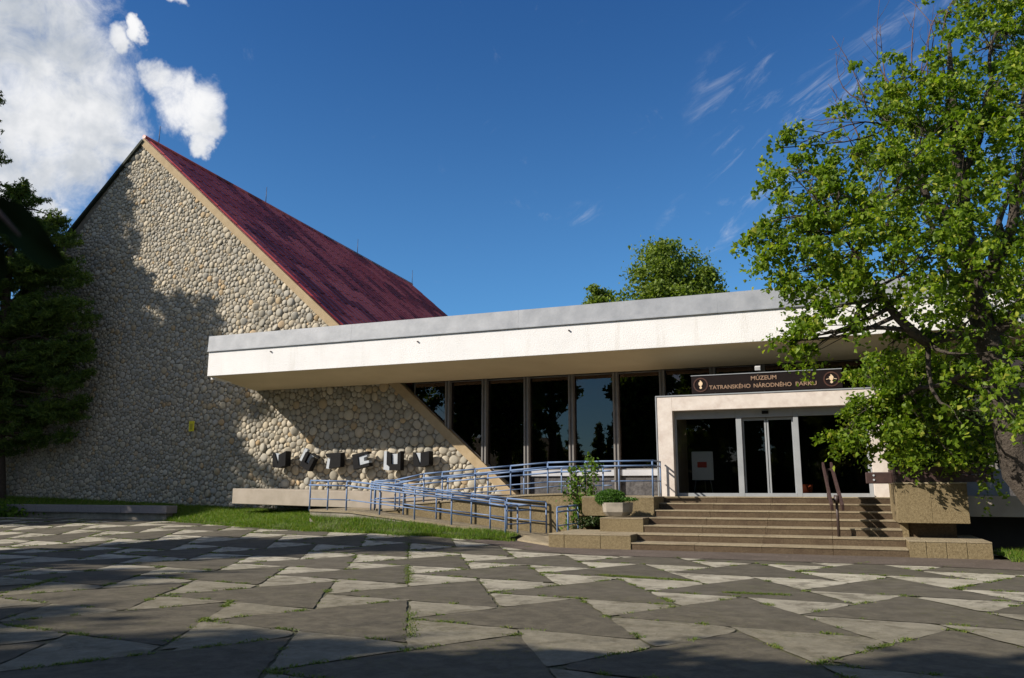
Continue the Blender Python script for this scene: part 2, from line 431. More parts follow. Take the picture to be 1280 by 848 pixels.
# paving
def paving_mat(name, c1, c2, moss_amt, crack):
    m, t, b = mat(name, c1, .92, spec=.2)
    P = obj_coord(t)
    gr = t.noise(P, 30, 5, .75)
    mid = t.noise(P, 3.2, 6, .65)
    c = t.mix(t.smooth(mid, .3, .7), c1, c2)
    isl = t.n('ShaderNodeNewGeometry').outputs['Random Per Island']
    c = t.mix(t.math('MULTIPLY', isl, .35), c, tuple(x * .72 for x in c1))
    c = t.mix(t.math('MULTIPLY', t.smooth(gr, .5, .75), .35), c, tuple(min(1, x * 1.7) for x in c2))
    c = t.mix(t.math('MULTIPLY', t.smooth(t.noise(P, 80, 3, .7), .56, .7), .5), c, tuple(x * .4 for x in c1))
    if crack:
        vo = t.n('ShaderNodeTexVoronoi', feature='DISTANCE_TO_EDGE')
        wv = t.vmath('ADD', P, t.vmath('SCALE', t.noise(P, 2.5, 5, .7, out=1)))
        t.link(wv, vo.inputs['Vector']); vo.inputs['Scale'].default_value = 1.3
        brk = t.smooth(t.noise(P, 1.1, 2), .48, .6)
        ck = t.math('MULTIPLY', t.math('SUBTRACT', 1.0, t.smooth(vo.outputs[0], .006, .03)), brk)
        c = t.mix(t.math('MULTIPLY', ck, .75), c, (.10, .10, .06))
    mo = t.math('MULTIPLY', t.smooth(t.noise(P, 1.0, 6, .7), .55, .75), t.smooth(t.noise(P, 9, 4, .7), .42, .7))
    c = t.mix(t.math('MULTIPLY', mo, moss_amt), c, (.085, .10, .028))
    if crack:
        worn = t.math('MULTIPLY', t.smooth(t.noise(P, 2.1, 7, .72, .4), .50, .62), .8)
        c = t.mix(worn, c, (.125, .112, .085))
        c = t.mix(t.math('MULTIPLY', t.smooth(t.noise(P, 7, 6, .75, 1.2), .62, .70), .8), c, (.42, .40, .34))
    else:
        c = t.mix(t.math('MULTIPLY', t.smooth(t.noise(t.scalevec(P, (1, 2.2, 1)), 1.2, 7, .7, .8), .5, .72), .6), c, (.120, .108, .088))
        c = t.mix(t.math('MULTIPLY', t.smooth(t.noise(P, 16, 5, .75, .5), .66, .74), .7), c, (.20, .185, .15))
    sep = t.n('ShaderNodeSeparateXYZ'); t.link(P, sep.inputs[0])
    near_tone = t.math('MULTIPLY', t.math('SUBTRACT', 1.0, t.smooth(t.math('ADD', sep.outputs['Y'], t.math('MULTIPLY', t.noise(P, .35, 4), 7.0)), 11.5, 17.0)), .74 if crack else .5)  # brown tone mixed in more strongly towards low Y, with a noisy edge
    c = t.mix(near_tone, c, t.mix(t.smooth(t.noise(P, 6, 6, .7), .35, .7), (.078, .068, .042), (.158, .138, .094)) if crack else t.mix(t.smooth(t.noise(P, 5, 7, .75, .6), .38, .66), (.058, .050, .034), (.135, .117, .080)))
    mo2 = t.math('MULTIPLY', t.smooth(t.noise(P, .55, 5, .7), .46, .66), t.smooth(t.noise(P, 14, 6, .75), .50, .66))
    c = t.mix(t.math('MULTIPLY', mo2, .7), c, (.088, .092, .022))
    t.link(c, b.inputs['Base Color'])
    bump(t, b, t.math('ADD', gr, t.math('MULTIPLY', mid, 1.5)), .6, .012)
    return m
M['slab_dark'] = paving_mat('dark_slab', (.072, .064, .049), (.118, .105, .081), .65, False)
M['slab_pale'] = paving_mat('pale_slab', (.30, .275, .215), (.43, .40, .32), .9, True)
M['joint'] = rough_mat('mossy_joint', (.060, .056, .032), (.105, .095, .06), 7, .95, 50, .6, .02, c3=(.09, .12, .03))
M['apron'] = rough_mat('brownish_asphalt', (.088, .070, .058), (.118, .095, .080), 1.6, .95, 110, .7, .01, c3=(.155, .128, .108), big=(.7, (.07, .055, .046), .5), spec=.2)
M['earth'] = rough_mat('grassy_earth', (.05, .06, .018), (.07, .09, .022), 3, .95, 20, .8, .04)

# ------------------------------------------------------------------ ground
def ss(a, b_, x):
    tt = np.clip((np.asarray(x, dtype=float) - a) / (b_ - a), 0, 1); return tt * tt * (3 - 2 * tt)
def gz(X, Y):
    X = np.asarray(X, dtype=float); Y = np.asarray(Y, dtype=float)
    return .20 * ss(14.0, 19.5, Y) * (1 - ss(-11.5, -5.5, X)) + .12 * (1 - ss(-28, -12, X)) * ss(15, 22, Y)

def grid_sheet(name, xs, ys, dz, m, fn=gz):
    X, Y = np.meshgrid(xs, ys)
    V = np.stack([X, Y, fn(X, Y) + dz], -1).reshape(-1, 3)
    nx = len(xs); i, j = np.meshgrid(np.arange(nx - 1), np.arange(len(ys) - 1)); a = (j * nx + i).ravel()
    F = np.stack([a, a + 1, a + nx + 1, a + nx], -1)
    return np_mesh(name, V, F, m)

def far_z(X, Y):
    return gz(np.clip(X, -45, 30), np.clip(Y, -30, 26)) - .09 + 0 * X
xs = np.concatenate([np.linspace(-900, -70, 12), np.linspace(-60, 40, 101), np.linspace(50, 900, 12)])
ys = np.concatenate([np.linspace(-900, -60, 12), np.linspace(-50, 40, 91), np.linspace(50, 1200, 12)])
tag(grid_sheet('ground', xs, ys, 0, M['earth'], far_z), kind='structure')
tag(grid_sheet('plaza', np.arange(-36, 14.01, .5), np.arange(-12, 26.01, .5), -.014, M['joint']), kind='structure')

UB, VB = np.array([-.4787, .8780]), np.array([.8780, .4787])
OB = np.array([-3.69, 6.80])
AC, BB, PP = 1.072, 2.87, 4.645
def lat(u, v): return OB + UB * u + VB * v
def row0(j):    # start of a dark base on column line j (line 0 runs through OB)
    return (0.0 if j % 2 == 0 else 2.09) - .13 * (j // 2)

slabs = {'dark_paving': ([], []), 'pale_paving': ([], [])}
def add_tri(key, poly, gap):
    P = [np.array(p, dtype=float) for p in poly]
    m_ = len(P)
    if sum(P[i][0] * P[(i + 1) % m_][1] - P[(i + 1) % m_][0] * P[i][1] for i in range(m_)) < 0: P = P[::-1]
    cx = sum(P) / m_
    if not (-36 < cx[0] < 13 and -11 < cx[1] < 25.5): return
    lines = []
    for i in range(m_):
        d = P[(i + 1) % m_] - P[i]; d /= np.linalg.norm(d); nn = np.array([-d[1], d[0]])
        lines.append((P[i] + nn * gap, d))
    Q = []
    for i in range(m_):
        (p0, d0), (p1, d1) = lines[i - 1], lines[i]
        den = d0[0] * d1[1] - d0[1] * d1[0]
        if abs(den) < .05: Q.append(P[i] + (cx - P[i]) * .03); continue
        tt = ((p1 - p0)[0] * d1[1] - (p1 - p0)[1] * d1[0]) / den
        q = p0 + d0 * tt
        Q.append(q if np.linalg.norm(q - P[i]) < .45 else P[i] + (cx - P[i]) * .06)
    Vs, Fs = slabs[key]; tilt = rng.normal(0, .0015, 2)
    ring = []
    for i in range(m_):
        a, b_ = Q[i], Q[(i + 1) % m_]; ne = max(3, int(np.linalg.norm(b_ - a) / .16))
        wb = rng.normal(0, .012, 2)
        for k in range(ne):
            chip = (cx - a) / np.linalg.norm(cx - a) * (rng.exponential(.05) if k == 0 else (.035 * rng.random() if rng.random() < .12 else 0))
            ring.append(a + (b_ - a) * k / ne + rng.normal(0, .008, 2) + wb * math.sin(math.pi * k / ne) + chip)
    base = len(Vs); R_ = len(ring)
    for lv in (1.0, .66, .33):
        for pt in ring:
            q = cx + (pt - cx) * lv; d = q - cx
            Vs.append((q[0], q[1], float(gz(q[0], q[1])) + tilt[0] * d[0] + tilt[1] * d[1] - (.003 if lv == 1.0 else 0)))
    Vs.append((cx[0], cx[1], float(gz(cx[0], cx[1]))))
    for lv in range(2):
        for k in range(R_):
            a, b_ = base + lv * R_ + k, base + lv * R_ + (k + 1) % R_
            Fs.append((a, b_, b_ + R_)); Fs.append((a, b_ + R_, a + R_))
    for k in range(R_): Fs.append((base + 2 * R_ + k, base + 2 * R_ + (k + 1) % R_, base + 3 * R_))
joint_segs = []
for j in range(-34, 16):
    for k in range(-8, 10):
        u0 = row0(j) + k * PP
        v1 = j * AC
        A = lat(u0, v1); B = lat(u0 + BB, v1); Cc = lat(u0 + BB / 2 + .07, v1 - 2 * AC)
        gp = lambda: .006 + .012 * rng.random() ** 2
        add_tri('dark_paving', [A, B, Cc], gp())
        # pale pieces right of this base: they fill what the neighbouring dark triangles leave open
        nb = row0(j + 1); kk = round((u0 + BB - nb) / PP)
        u_up = nb + kk * PP; u_dn = nb + (kk - 1) * PP + BB
        u2 = row0(j + 2) + round((u0 - row0(j + 2)) / PP) * PP
        mid = lat(u2 + BB / 2 + .07, v1)
        up_, dn_ = lat(u_up, v1 + AC), lat(u_dn, v1 + AC)
        x_up = lat((u_up + u_up + BB / 2 + .07) / 2, v1)
        x_dn = lat((u_dn + u_dn - BB / 2 + .07) / 2, v1)
        y_up = lat((u2 + BB + u2 + BB / 2 + .07) / 2, v1 + AC)
        y_dn = lat((u2 + u2 + BB / 2 + .07) / 2, v1 + AC)
        add_tri('pale_paving', [mid, x_up, up_, y_up], gp())
        add_tri('pale_paving', [x_dn, mid, y_dn, dn_], gp())
        joint_segs += [(A, B), (A, Cc), (B, Cc), (mid, y_up), (mid, y_dn)]
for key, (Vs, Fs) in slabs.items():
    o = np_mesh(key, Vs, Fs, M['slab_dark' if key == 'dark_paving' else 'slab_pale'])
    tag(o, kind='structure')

# brownish asphalt apron in front of the steps
def poly_sheet(name, poly, dz, m, fn=gz, cuts=0, kind='structure'):
    bm = bmesh.new()
    f = bm.faces.new([bm.verts.new((x, y, 0)) for x, y in poly])
    bmesh.ops.triangulate(bm, faces=bm.faces[:])
    if cuts: bmesh.ops.subdivide_edges(bm, edges=bm.edges[:], cuts=cuts, use_grid_fill=True)
    for v_ in bm.verts: v_.co.z = float(fn(v_.co.x, v_.co.y)) + dz
    bmesh.ops.recalc_face_normals(bm, faces=bm.faces[:])
    me = bpy.data.meshes.new(name); bm.to_mesh(me); bm.free(); me.materials.append(m)
    if me.polygons and me.polygons[0].normal.z < 0: me.flip_normals()
    o = bpy.data.objects.new(name, me); col.objects.link(o)
    return tag(o, kind=kind)
apron_poly = [(-4.9, 16.75), (-2.0, 16.72), (1.5, 16.6), (4.5, 16.0), (9, 15.4), (9, 18.0), (3.0, 18.2), (2.6, 19.5), (-6.0, 20.2), (-8.4, 20.2), (-8.6, 19.4), (-9.7, 19.6), (-8.3, 18.6), (-6.6, 17.5)]
poly_sheet('asphalt_apron', apron_poly, .007, M['apron'], cuts=7)

YW = 25.07        # plane of the stone gable and of the windows
YC = 22.40        # front of the canopy
YS = 18.52        # foot of the steps
RISE, GOING = .165, .65
LAND = 7 * RISE
def rake_r(x): return 16.45 - .8745 * (x + 27.14)
def rake_l(x): return 16.45 + .95 * (x + 27.14)

# lawn strips: sloped sheets from the plaza edge up to walls
def loft(front, back, n=14, sub=9):
    V = []; F = []; rows = 0
    for i in range(len(front)):
        for q in ([k / sub for k in range(sub)] if i < len(front) - 1 else [0]):
            j = min(i + 1, len(front) - 1)
            a = np.array(front[i]) * (1 - q) + np.array(front[j]) * q; b_ = np.array(back[i]) * (1 - q) + np.array(back[j]) * q
            rows += 1
            for k in range(n + 1):
                r = k / n; p = a * (1 - r) + b_ * r
                p[2] += .02 * math.sin(3 * p[0] + 2 * p[1]) * math.sin(math.pi * r) + .05 * min(1, r * 6)
                V.append(p)
    for i in range(rows - 1):
        for k in range(n):
            a = i * (n + 1) + k; F.append((a, a + n + 1, a + n + 2, a + 1))
    return np.array(V), np.array(F)
def E3(px, py, z): p = atZ(px, py, z); return (p.x, p.y, z)
lawn_front = [(-7.75, 19.5, .10), (-8.7, 19.25, .13), (-9.7, 19.2, .16), E3(500, 668.5, .19), E3(400, 663, .23), E3(370, 661, .24), E3(300, 656.5, .27), E3(208, 650, .31)]
lawn_back = [(-7.75, 20.29, .13), (-8.9, 20.29, .20), (-10.3, 20.29, .31), (-11.7, 20.29, .43), (-14.36, 20.29, .52), (-14.37, 22.72, .55), (-20.0, 25.0, .55), (-23.6, 25.0, .66)]
LV, LF = loft(lawn_front, lawn_back)
tag(np_mesh('lawn_soil', LV, LF, M['earth'], smooth=True), kind='structure')
lw_x1 = atY(208, 640, 22.05).x
bed_front = [(lw_x1 - .1, 22.5, .58), (-28, 22.5, .60), (-38, 22.5, .62)]
bed_back = [(-23.6, 25.0, .66), (-28.5, 25.0, .84), (-38, 25.0, 1.1)]
BV, BF = loft(bed_front, bed_back, sub=20)
tag(np_mesh('planting_bed', BV, BF, M['earth'], smooth=True), kind='structure')
right_front = [(3.0, 18.05, 0), (4.6, 17.6, 0), (9, 16.6, 0)]
right_back = [(2.9, 19.7, .0), (5, 20.5, .1), (9, 21, .1)]
GV, GF = loft(right_front, right_back, sub=12)
tag(np_mesh('verge', GV, GF, M['earth'], smooth=True), kind='structure')

# ------------------------------------------------------------------ museum building
mus = empty('museum_building', (-10, YW, 0), 'museum hall with cobbled stone gable, red roof and white flat-roofed entrance wing', 'building')

# --- cobbled gable: mortar slab plus domed stones in one mesh
def stone_field():
    def inside(x, z, r):
        k = .55 * r
        if z < .15 + k or x < -41: return False
        nr = math.hypot(1, .8745); nl = math.hypot(1, .95)
        return (rake_r(x) - z) / nr > .31 + k and (rake_l(x) - z) / nl > .02 + k
    cell = .5; gridd = {}
    pts = []
    def near(x, z):
        cx, cz = int(x // cell), int(z // cell)
        for a in (-1, 0, 1):
            for b_ in (-1, 0, 1):
                yield from gridd.get((cx + a, cz + b_), ())
    R_ = random.Random(11)
    tri = [(-41, .15), (-27.14, 16.45), (-8.6, .15)]
    def sample():
        a, b_ = R_.random(), R_.random()
        if a + b_ > 1: a, b_ = 1 - a, 1 - b_
        (x0, z0), (x1, z1), (x2, z2) = tri
        return x0 + (x1 - x0) * a + (x2 - x0) * b_, z0 + (z1 - z0) * a + (z2 - z0) * b_
    for rmin, rmax, tries, gap in ((.14, .175, 500, .02), (.105, .14, 7000, .010), (.08, .105, 40000, .006), (.058, .08, 120000, .003), (.036, .058, 180000, .0)):
        for _ in range(tries):
            x, z = sample()
            big = .82 + .40 * min(1, max(0, (x + 25) / 10))
            r = R_.uniform(rmin, rmax) * big
            if not inside(x, z, r): continue
            ok = True
            for (px, pz, pr) in near(x, z):
                if (px - x) ** 2 + (pz - z) ** 2 < (pr + r * .96 + gap) ** 2: ok = False; break
            if ok:
                pts.append((x, z, r)); gridd.setdefault((int(x // cell), int(z // cell)), []).append((x, z, r))
    return np.array(pts)
S = stone_field()
n = len(S); SEG, RING = 12, 4
ang = np.linspace(0, 2 * np.pi, SEG, endpoint=False)
ph = rng.uniform(0, 6.28, (n, 3)); am = rng.uniform(0, 1, (n, 3)) * np.array([.10, .09, .06])
wob = 1 + am[:, :1] * np.cos(2 * ang + ph[:, :1]) + am[:, 1:2] * np.cos(3 * ang + ph[:, 1:2]) + am[:, 2:] * np.cos(5 * ang + ph[:, 2:])
# every cobble grows until it meets its neighbours, so the joints stay thin and the outlines irregular
rad = np.zeros((n, SEG))
order = np.argsort(S[:, 0]); Xs = S[order, 0]
ca, sa = np.cos(ang), np.sin(ang)
for i in range(n):
    x, z, r = S[i]
    lo, hi = np.searchsorted(Xs, x - .75), np.searchsorted(Xs, x + .75)
    nb_i = order[lo:hi]; nb_i = nb_i[(np.abs(S[nb_i, 1] - z) < .75) & (nb_i != i)]
    dx, dz_ = S[nb_i, 0] - x, S[nb_i, 1] - z; d = np.hypot(dx, dz_)
    tt = (d * d + r * r - S[nb_i, 2] ** 2) / (2 * d)
    cs = (dx[:, None] * ca + dz_[:, None] * sa) / d[:, None]
    lim = np.where(cs > .12, tt[:, None] / np.maximum(cs, .12), 9).min(0) if len(nb_i) else np.full(SEG, 9.)
    rr_ = np.minimum(lim - .008, r * 1.75 * wob[i])
    rad[i] = np.maximum(.5 * rr_ + .25 * np.roll(rr_, 1) + .25 * np.roll(rr_, -1), r * .7) / r
prof = [(1.0, -.10), (.97, .22), (.84, .62), (.52, .90)]
hgt = rng.uniform(.30, .56, n) * (S[:, 2] * .7 + .035)
tilt = rng.normal(0, .16, (n, 2))
Vs = np.zeros((n, SEG * RING + 1, 3))
for i, (pr, ph_) in enumerate(prof):
    x = pr * rad * np.cos(ang) * S[:, 2:3]; z = pr * rad * np.sin(ang) * S[:, 2:3]
    Vs[:, i * SEG:(i + 1) * SEG, 0] = S[:, :1] + x
    Vs[:, i * SEG:(i + 1) * SEG, 2] = S[:, 1:2] + z
    Vs[:, i * SEG:(i + 1) * SEG, 1] = YW - (ph_ * hgt[:, None] + (x * tilt[:, :1] + z * tilt[:, 1:]) * (ph_ > 0)) 
Vs[:, -1, 0] = S[:, 0]; Vs[:, -1, 2] = S[:, 1]; Vs[:, -1, 1] = YW - hgt * .93
Fq = []
for i in range(RING - 1):
    for k in range(SEG):
        k2 = (k + 1) % SEG
        Fq.append((i * SEG + k, i * SEG + k2, (i + 1) * SEG + k2, (i + 1) * SEG + k))
Ft = [((RING - 1) * SEG + k, (RING - 1) * SEG + (k + 1) % SEG, RING * SEG) for k in range(SEG)]
tris = []
for q in Fq: tris += [(q[0], q[1], q[2]), (q[0], q[2], q[3])]
tris = np.array(tris + Ft)
offs = (np.arange(n) * (SEG * RING + 1))[:, None, None]
Fs = (tris[None] + offs).reshape(-1, 3)
wv = np.array([(-43.5, YW, 0), (-27.14, YW, 16.45), (-8.35, YW, 0), (-43.5, YW + .45, 0), (-27.14, YW + .45, 16.45), (-8.35, YW + .45, 0)])
b0 = n * (SEG * RING + 1)
wf = np.array([(0, 2, 1), (3, 4, 5), (0, 1, 4), (0, 4, 3), (1, 2, 5), (1, 5, 4)]) + b0
Vall = np.concatenate([Vs.reshape(-1, 3), wv]); Fall = np.concatenate([Fs, wf])
gw = np_mesh('gable_wall', Vall, Fall, [M['cobble'], M['mortar']], mus, np.concatenate([np.zeros(len(Fs)), np.ones(len(wf))]), smooth=False)
me = gw.data
me.polygons.foreach_set('use_smooth', np.concatenate([np.ones(len(Fs), bool), np.zeros(len(wf), bool)]))

# --- trims along the rakes
def strip_along(x0, z0, x1, z1, wid, y0, y1, mb):
    d = Vector((x1 - x0, 0, z1 - z0)).normalized(); nrm = Vector((d.z, 0, -d.x))
    if nrm.z > 0: nrm = -nrm
    a = Vector((x0, 0, z0)); c_ = Vector((x1, 0, z1))
    p = [(a.x, a.z), (c_.x, c_.z), ((c_ + nrm * wid).x, (c_ + nrm * wid).z), ((a + nrm * wid).x, (a + nrm * wid).z)]
    mb.prism(p, 'y', y0, y1)
tb = MB(); strip_along(-27.14, 16.45, -8.4, rake_r(-8.4), .30, YW - .10, YW + .3, tb)
tb.build('rake_trim', M['trim'], mus)
tb = MB(); strip_along(-43.4, rake_l(-43.4), -27.2, rake_l(-27.2), .11, YW - .16, YW + .3, tb)
tb.build('rake_trim', M['dark_edge'], mus)

# --- ribbed roof
RB = Vector((-28.71, 52.37, 16.45)); RA = Vector((-27.14, YW - .09, 16.44))
rb = MB()
sl = Vector((1, 0, -.8745)); nrmv = Vector((.8745, 0, 1)).normalized()
LEN = 12.55
def rp_(s_, q, h=0): return RA.lerp(RB, s_) + sl * (LEN * q) + nrmv * h
NR = 44
for i in range(NR):
    s0, s1 = i / NR, (i + 1) / NR
    a = s0; bq = s0 + (s1 - s0) * .16; cq = s0 + (s1 - s0) * .26; dq = s0 + (s1 - s0) * .36
    segs = [(a, .03), (bq, .03), (cq, .085), (dq, .085), (dq + (s1 - s0) * .1, .03), (s1, .03)]
    QN = 12
    for (u0, h0), (u1, h1) in zip(segs, segs[1:]):
        for k in range(QN):
            hq = .012 * (k % 2)
            q0, q1 = k / QN, (k + 1) / QN
            rb.add([rp_(u0, q0, h0), rp_(u1, q0, h1), rp_(u1, q1, h1 + .018), rp_(u0, q1, h0 + .018)], [(3, 2, 1, 0)])
roof = rb.build('roof', M['red_roof'], mus)
eb = MB()     # gable edge flashing, flat red strip along the right rake
for q0, q1 in ((0, 1),):
    p0, p1 = rp_(0, 0, .03), rp_(0, 1, .03)
    dn = nrmv * .0
    eb.hexa([p0 + dn, p1 + dn, p1 + dn + Vector((0, .06, 0)), p0 + dn + Vector((0, .06, 0)), p0 + nrmv * .006, p1 + nrmv * .006, p1 + nrmv * .006 + Vector((0, .55, 0)), p0 + nrmv * .006 + Vector((0, .55, 0))])
eb.build('edge_flashing', M['red_roof'], roof)
hb = MB()    # hip end and left slope
hipf = rp_(1, 1); 
hb.add([RB, RB + Vector((6.2, 13, -12.5)), rp_(1, 1)], [(0, 2, 1), (0, 1, 2)])
lb0, lb1 = RA + Vector((-16.4, 0, -15.6)), RB + Vector((-16.4, 12, -15.6))
hb.add([RA, RB, lb1, lb0], [(0, 1, 2, 3)])
hb.add([RB, RB + Vector((6.2, 13, -12.5)), lb1], [(0, 1, 2)])
hb.build('rear_slope', M['red_roof'], roof)
cb = MB(); cb.tube([RA + Vector((0, 0, .08)), RB + Vector((0, 0, .08))], .09, 8)
cb.build('ridge_cap', M['red_roof'], roof)
for px, py, h in ((198, 183, .95), (332, 256, .95), (446.5, 319, .95), (516, 357, .95)):
    # rods stand on the ridge
    s_ = min(range(0, 1001), key=lambda k: abs((lambda P: 640 + FPX * ((P - CAMP).dot(_rt)) / ((P - CAMP).dot(_fw)))(RA.lerp(RB, k / 1000)) - px)) / 1000
    p = RA.lerp(RB, s_)
    l = MB(); l.tube([p, p + Vector((0.02, 0, h * (1 + .25 * s_)))], [.022, .012], 6); l.tube([p, p + Vector((0, 0, .14))], .05, 6)
    l.build('lightning_rod', M['brown_steel'], roof)

# --- entrance wing: flat roof with white fascia, zinc flashing, soffit
XL, XR = -20.38, 15.0
fb = MB()
ZB, ZBW, ZS, ZT = 5.27, 5.04, 6.20, 6.70
fb.hexa([(XL, YC, ZB), (XR, YC, ZB), (XR, YC + .18, ZB + .01), (XL, YC + .18, ZB + .01), (XL, YC, ZS), (XR, YC, ZS), (XR, YC + .18, ZS), (XL, YC + .18, ZS)])
fb.box(XL, XL + .18, YC + .18, YW - .12, ZB - .1, ZS)
fas = fb.build('fascia', M['white'], mus, bevel=.012)
for X in [atY(px, 450, YC).x for px in (338.5, 522, 712)]:
    zc = 5.98 if X < -15 else 5.95
    nb_ = MB(); nb_.tube([(X, YC + .02, zc), (X, YC - .05, zc)], .025, 8)
    nb_.build('drain_spout', M['brown_steel'], fas)
sb_ = MB()
sb_.hexa([(XL + .01, YC + .01, ZB - .001), (XR - .01, YC + .01, ZB - .001), (XR - .01, YW + .1, ZBW), (XL + .01, YW - .05, ZBW), (XL + .01, YC + .01, ZB + .1), (XR - .01, YC + .01, ZB + .1), (XR - .01, YW + .1, ZB + .1), (XL + .01, YW - .05, ZB + .1)])
sb_.build('soffit', M['soffit'], mus)
zb = MB()
# flashing in sheets with a folded drip edge, each joint a standing lap
nsh = 18
for i in range(nsh):
    x0 = XL - .03 + (XR - XL) * i / nsh; x1 = XL - .03 + (XR - XL) * (i + 1) / nsh
    j1 = .0012 * ((i * 7) % 3)
    zb.hexa([(x0, YC - .035 - j1, ZS - .03), (x1 + .02, YC - .035 - j1, ZS - .03), (x1 + .02, YC + .3, ZS - .03), (x0, YC + .3, ZS - .03), (x0, YC - .005 - j1, ZT), (x1 + .02, YC - .005 - j1, ZT), (x1 + .02, YC + .3, ZT + .02), (x0, YC + .3, ZT + .02)])
    zb.box(x0, x1 + .02, YC - .055 - j1, YC + .01, ZS - .065, ZS - .03)
zb.box(XL - .03, XL + .3, YC + .3, YW - .13, ZS - .03, ZT)
zb.build('flashing', M['flash'], mus)
rfb = MB(); rfb.box(-15.6, XR, YC + .3, 42, ZS, ZT - .05)
rfb.build('flat_roof', M['flash'], mus)

# --- window band
mx = [-13.62, -12.25, -10.87, -9.35, -7.80, -6.32, -4.82, -3.27, -1.81, -.35, 1.10, 2.55, 4.0, 5.45, 6.9, 8.35]
YG = YW + .16
def clip_rake(poly, off=.0):
    out = []
    def dd(p): return p[1] - (rake_r(p[0]) - off)
    for i, p in enumerate(poly):
        q = poly[(i + 1) % len(poly)]
        a, b_ = dd(p), dd(q)
        if a >= 0: out.append(p)
        if a * b_ < 0:
            tt = a / (a - b_); out.append((p[0] + (q[0] - p[0]) * tt, p[1] + (q[1] - p[1]) * tt))
    return out
ZSILL, PZT0 = 1.95, 3.93
for x0, x1 in zip(mx, mx[1:]):
    zlo = ZSILL if (x1 < -4.6 or x0 > 1.3) else PZT0
    poly = clip_rake([(x0, zlo), (x1, zlo), (x1, 5.03), (x0, 5.03)])
    if len(poly) < 3: continue
    wb = MB()
    # slim frame round the clear opening
    cxp = sum(p[0] for p in poly) / len(poly); czp = sum(p[1] for p in poly) / len(poly)
    inner = [(cxp + (p[0] - cxp) * .955, czp + (p[1] - czp) * .975) for p in poly]
    for i in range(len(poly)):
        k = (i + 1) % len(poly)
        wb.prism([poly[i], poly[k], inner[k], inner[i]], 'y', YG - .035, YG + .035)
    wf_ = wb.build('window', M['mullion'], mus)
    pb = MB(); pb.prism(inner, 'y', YG - .006, YG + .006)
    pb.build('pane', M['glass'], wf_)
for X in mx[1:]:
    zlow = PZT0 - .02 if -4.6 < X < 1.3 else max(LAND - .1, rake_r(X) - .05) if X < -8.5 else LAND - .1
    mb = MB()
    mb.box(X - .085, X - .03, YG - .20, YG + .06, zlow, 5.03); mb.box(X + .03, X + .085, YG - .20, YG + .06, zlow, 5.03)
    mb.box(X - .03, X + .03, YG - .15, YG + .06, zlow, 5.03)
    mb.build('mullion', M['mullion'], mus, bevel=.006)
for x0, x1 in zip(mx[3:], mx[4:]):
    if x1 > -4.6 and x0 < 1.3: continue
    sp = MB(); sp.box(x0 + .09, x1 - .09, YG - .13, YG + .05, ZSILL - .19, ZSILL - .003)
    sp.build('window_sill', M['sill'], mus, bevel=.006)
for x0, x1 in ((-9.6, -4.56), (1.35, 12)):
    pbm = MB(); pbm.box(x0, x1, YG - .06, YG + .12, .3, ZSILL - .195); pbm.build('parapet_panel', M['dark_panel'], mus)

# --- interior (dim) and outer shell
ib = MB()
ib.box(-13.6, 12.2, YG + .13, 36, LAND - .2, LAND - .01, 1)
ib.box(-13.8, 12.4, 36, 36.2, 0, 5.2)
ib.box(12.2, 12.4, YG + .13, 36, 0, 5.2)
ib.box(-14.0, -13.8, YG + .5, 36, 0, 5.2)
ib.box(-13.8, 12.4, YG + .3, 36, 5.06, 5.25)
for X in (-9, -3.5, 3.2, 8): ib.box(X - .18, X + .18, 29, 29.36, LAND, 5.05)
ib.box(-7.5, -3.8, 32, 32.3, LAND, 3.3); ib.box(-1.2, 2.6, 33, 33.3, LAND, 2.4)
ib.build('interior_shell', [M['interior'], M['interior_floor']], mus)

# --- portal
PX0, PX1, PXI0, PXI1, PZT, PZI = -4.53, 1.32, -4.10, .92, 3.90, 3.50
YP = 22.66
pb = MB()
pb.box(PX0, PXI0, YP, YG - .25, LAND - .05, PZT); pb.box(PXI1, PX1, YP, YG - .25, LAND - .05, PZT); pb.box(PXI0, PXI1, YP, YG - .25, PZI, PZT)
portal = pb.build('portal', M['marble'], mus, bevel=.008)
e = MB(); e.box(PX0 - .03, PX1 + .03, YP - .02, YG - .25, PZT + .002, PZT + .035); e.box(PX0 - .035, PX0 - .005, YP - .015, YP + .06, LAND - .05, PZT)
e.build('edge_profile', M['alu'], portal)
YD = YP + .32
dbar = [(PXI0, -4.04), (-2.42, -2.27), (-.93, -.80), (.82, PXI1)]
fr = MB()
for a, b_ in dbar: fr.box(a + .002, b_ - .002, YD - .05, YD + .06, LAND - .02, PZI - .004)
for (a, _b), (c_, _d) in zip([(d[1], 0) for d in dbar], [(d[0], 0) for d in dbar[1:]]):
    fr.box(a, c_, YD - .048, YD + .058, 3.28, PZI - .006)
    fr.box(a, c_, YD - .045, YD + .055, LAND - .02, LAND + .09)
door = fr.build('sliding_door', M['alu'], mus, bevel=.004)
for a, b_ in ((-4.04, -2.42), (-.80, .82)):
    g = MB(); g.box(a + .005, b_ - .005, YD - .006, YD + .006, LAND + .095, 3.275)
    g.build('side_light', M['door_glass'], door)
for a, b_ in ((-2.265, -1.64), (-1.62, -.935)):
    l = MB()
    l.box(a, a + .045, YD + .065, YD + .10, LAND + .0, 3.27); l.box(b_ - .045, b_, YD + .065, YD + .10, LAND, 3.27)
    l.box(a + .045, b_ - .045, YD + .065, YD + .10, LAND, LAND + .07); l.box(a + .045, b_ - .045, YD + .065, YD + .10, 3.2, 3.27)
    leaf_ = l.build('door_leaf', M['alu'], door)
    g = MB(); g.box(a + .047, b_ - .047, YD + .078, YD + .088, LAND + .072, 3.198)
    g.build('glass_pane', M['door_glass'], leaf_)
s_ = MB(); s_.box(-1.72, -1.55, YD - .10, YD - .05, 3.36, 3.44); s_.build('motion_sensor', M['black'], door, bevel=.01)

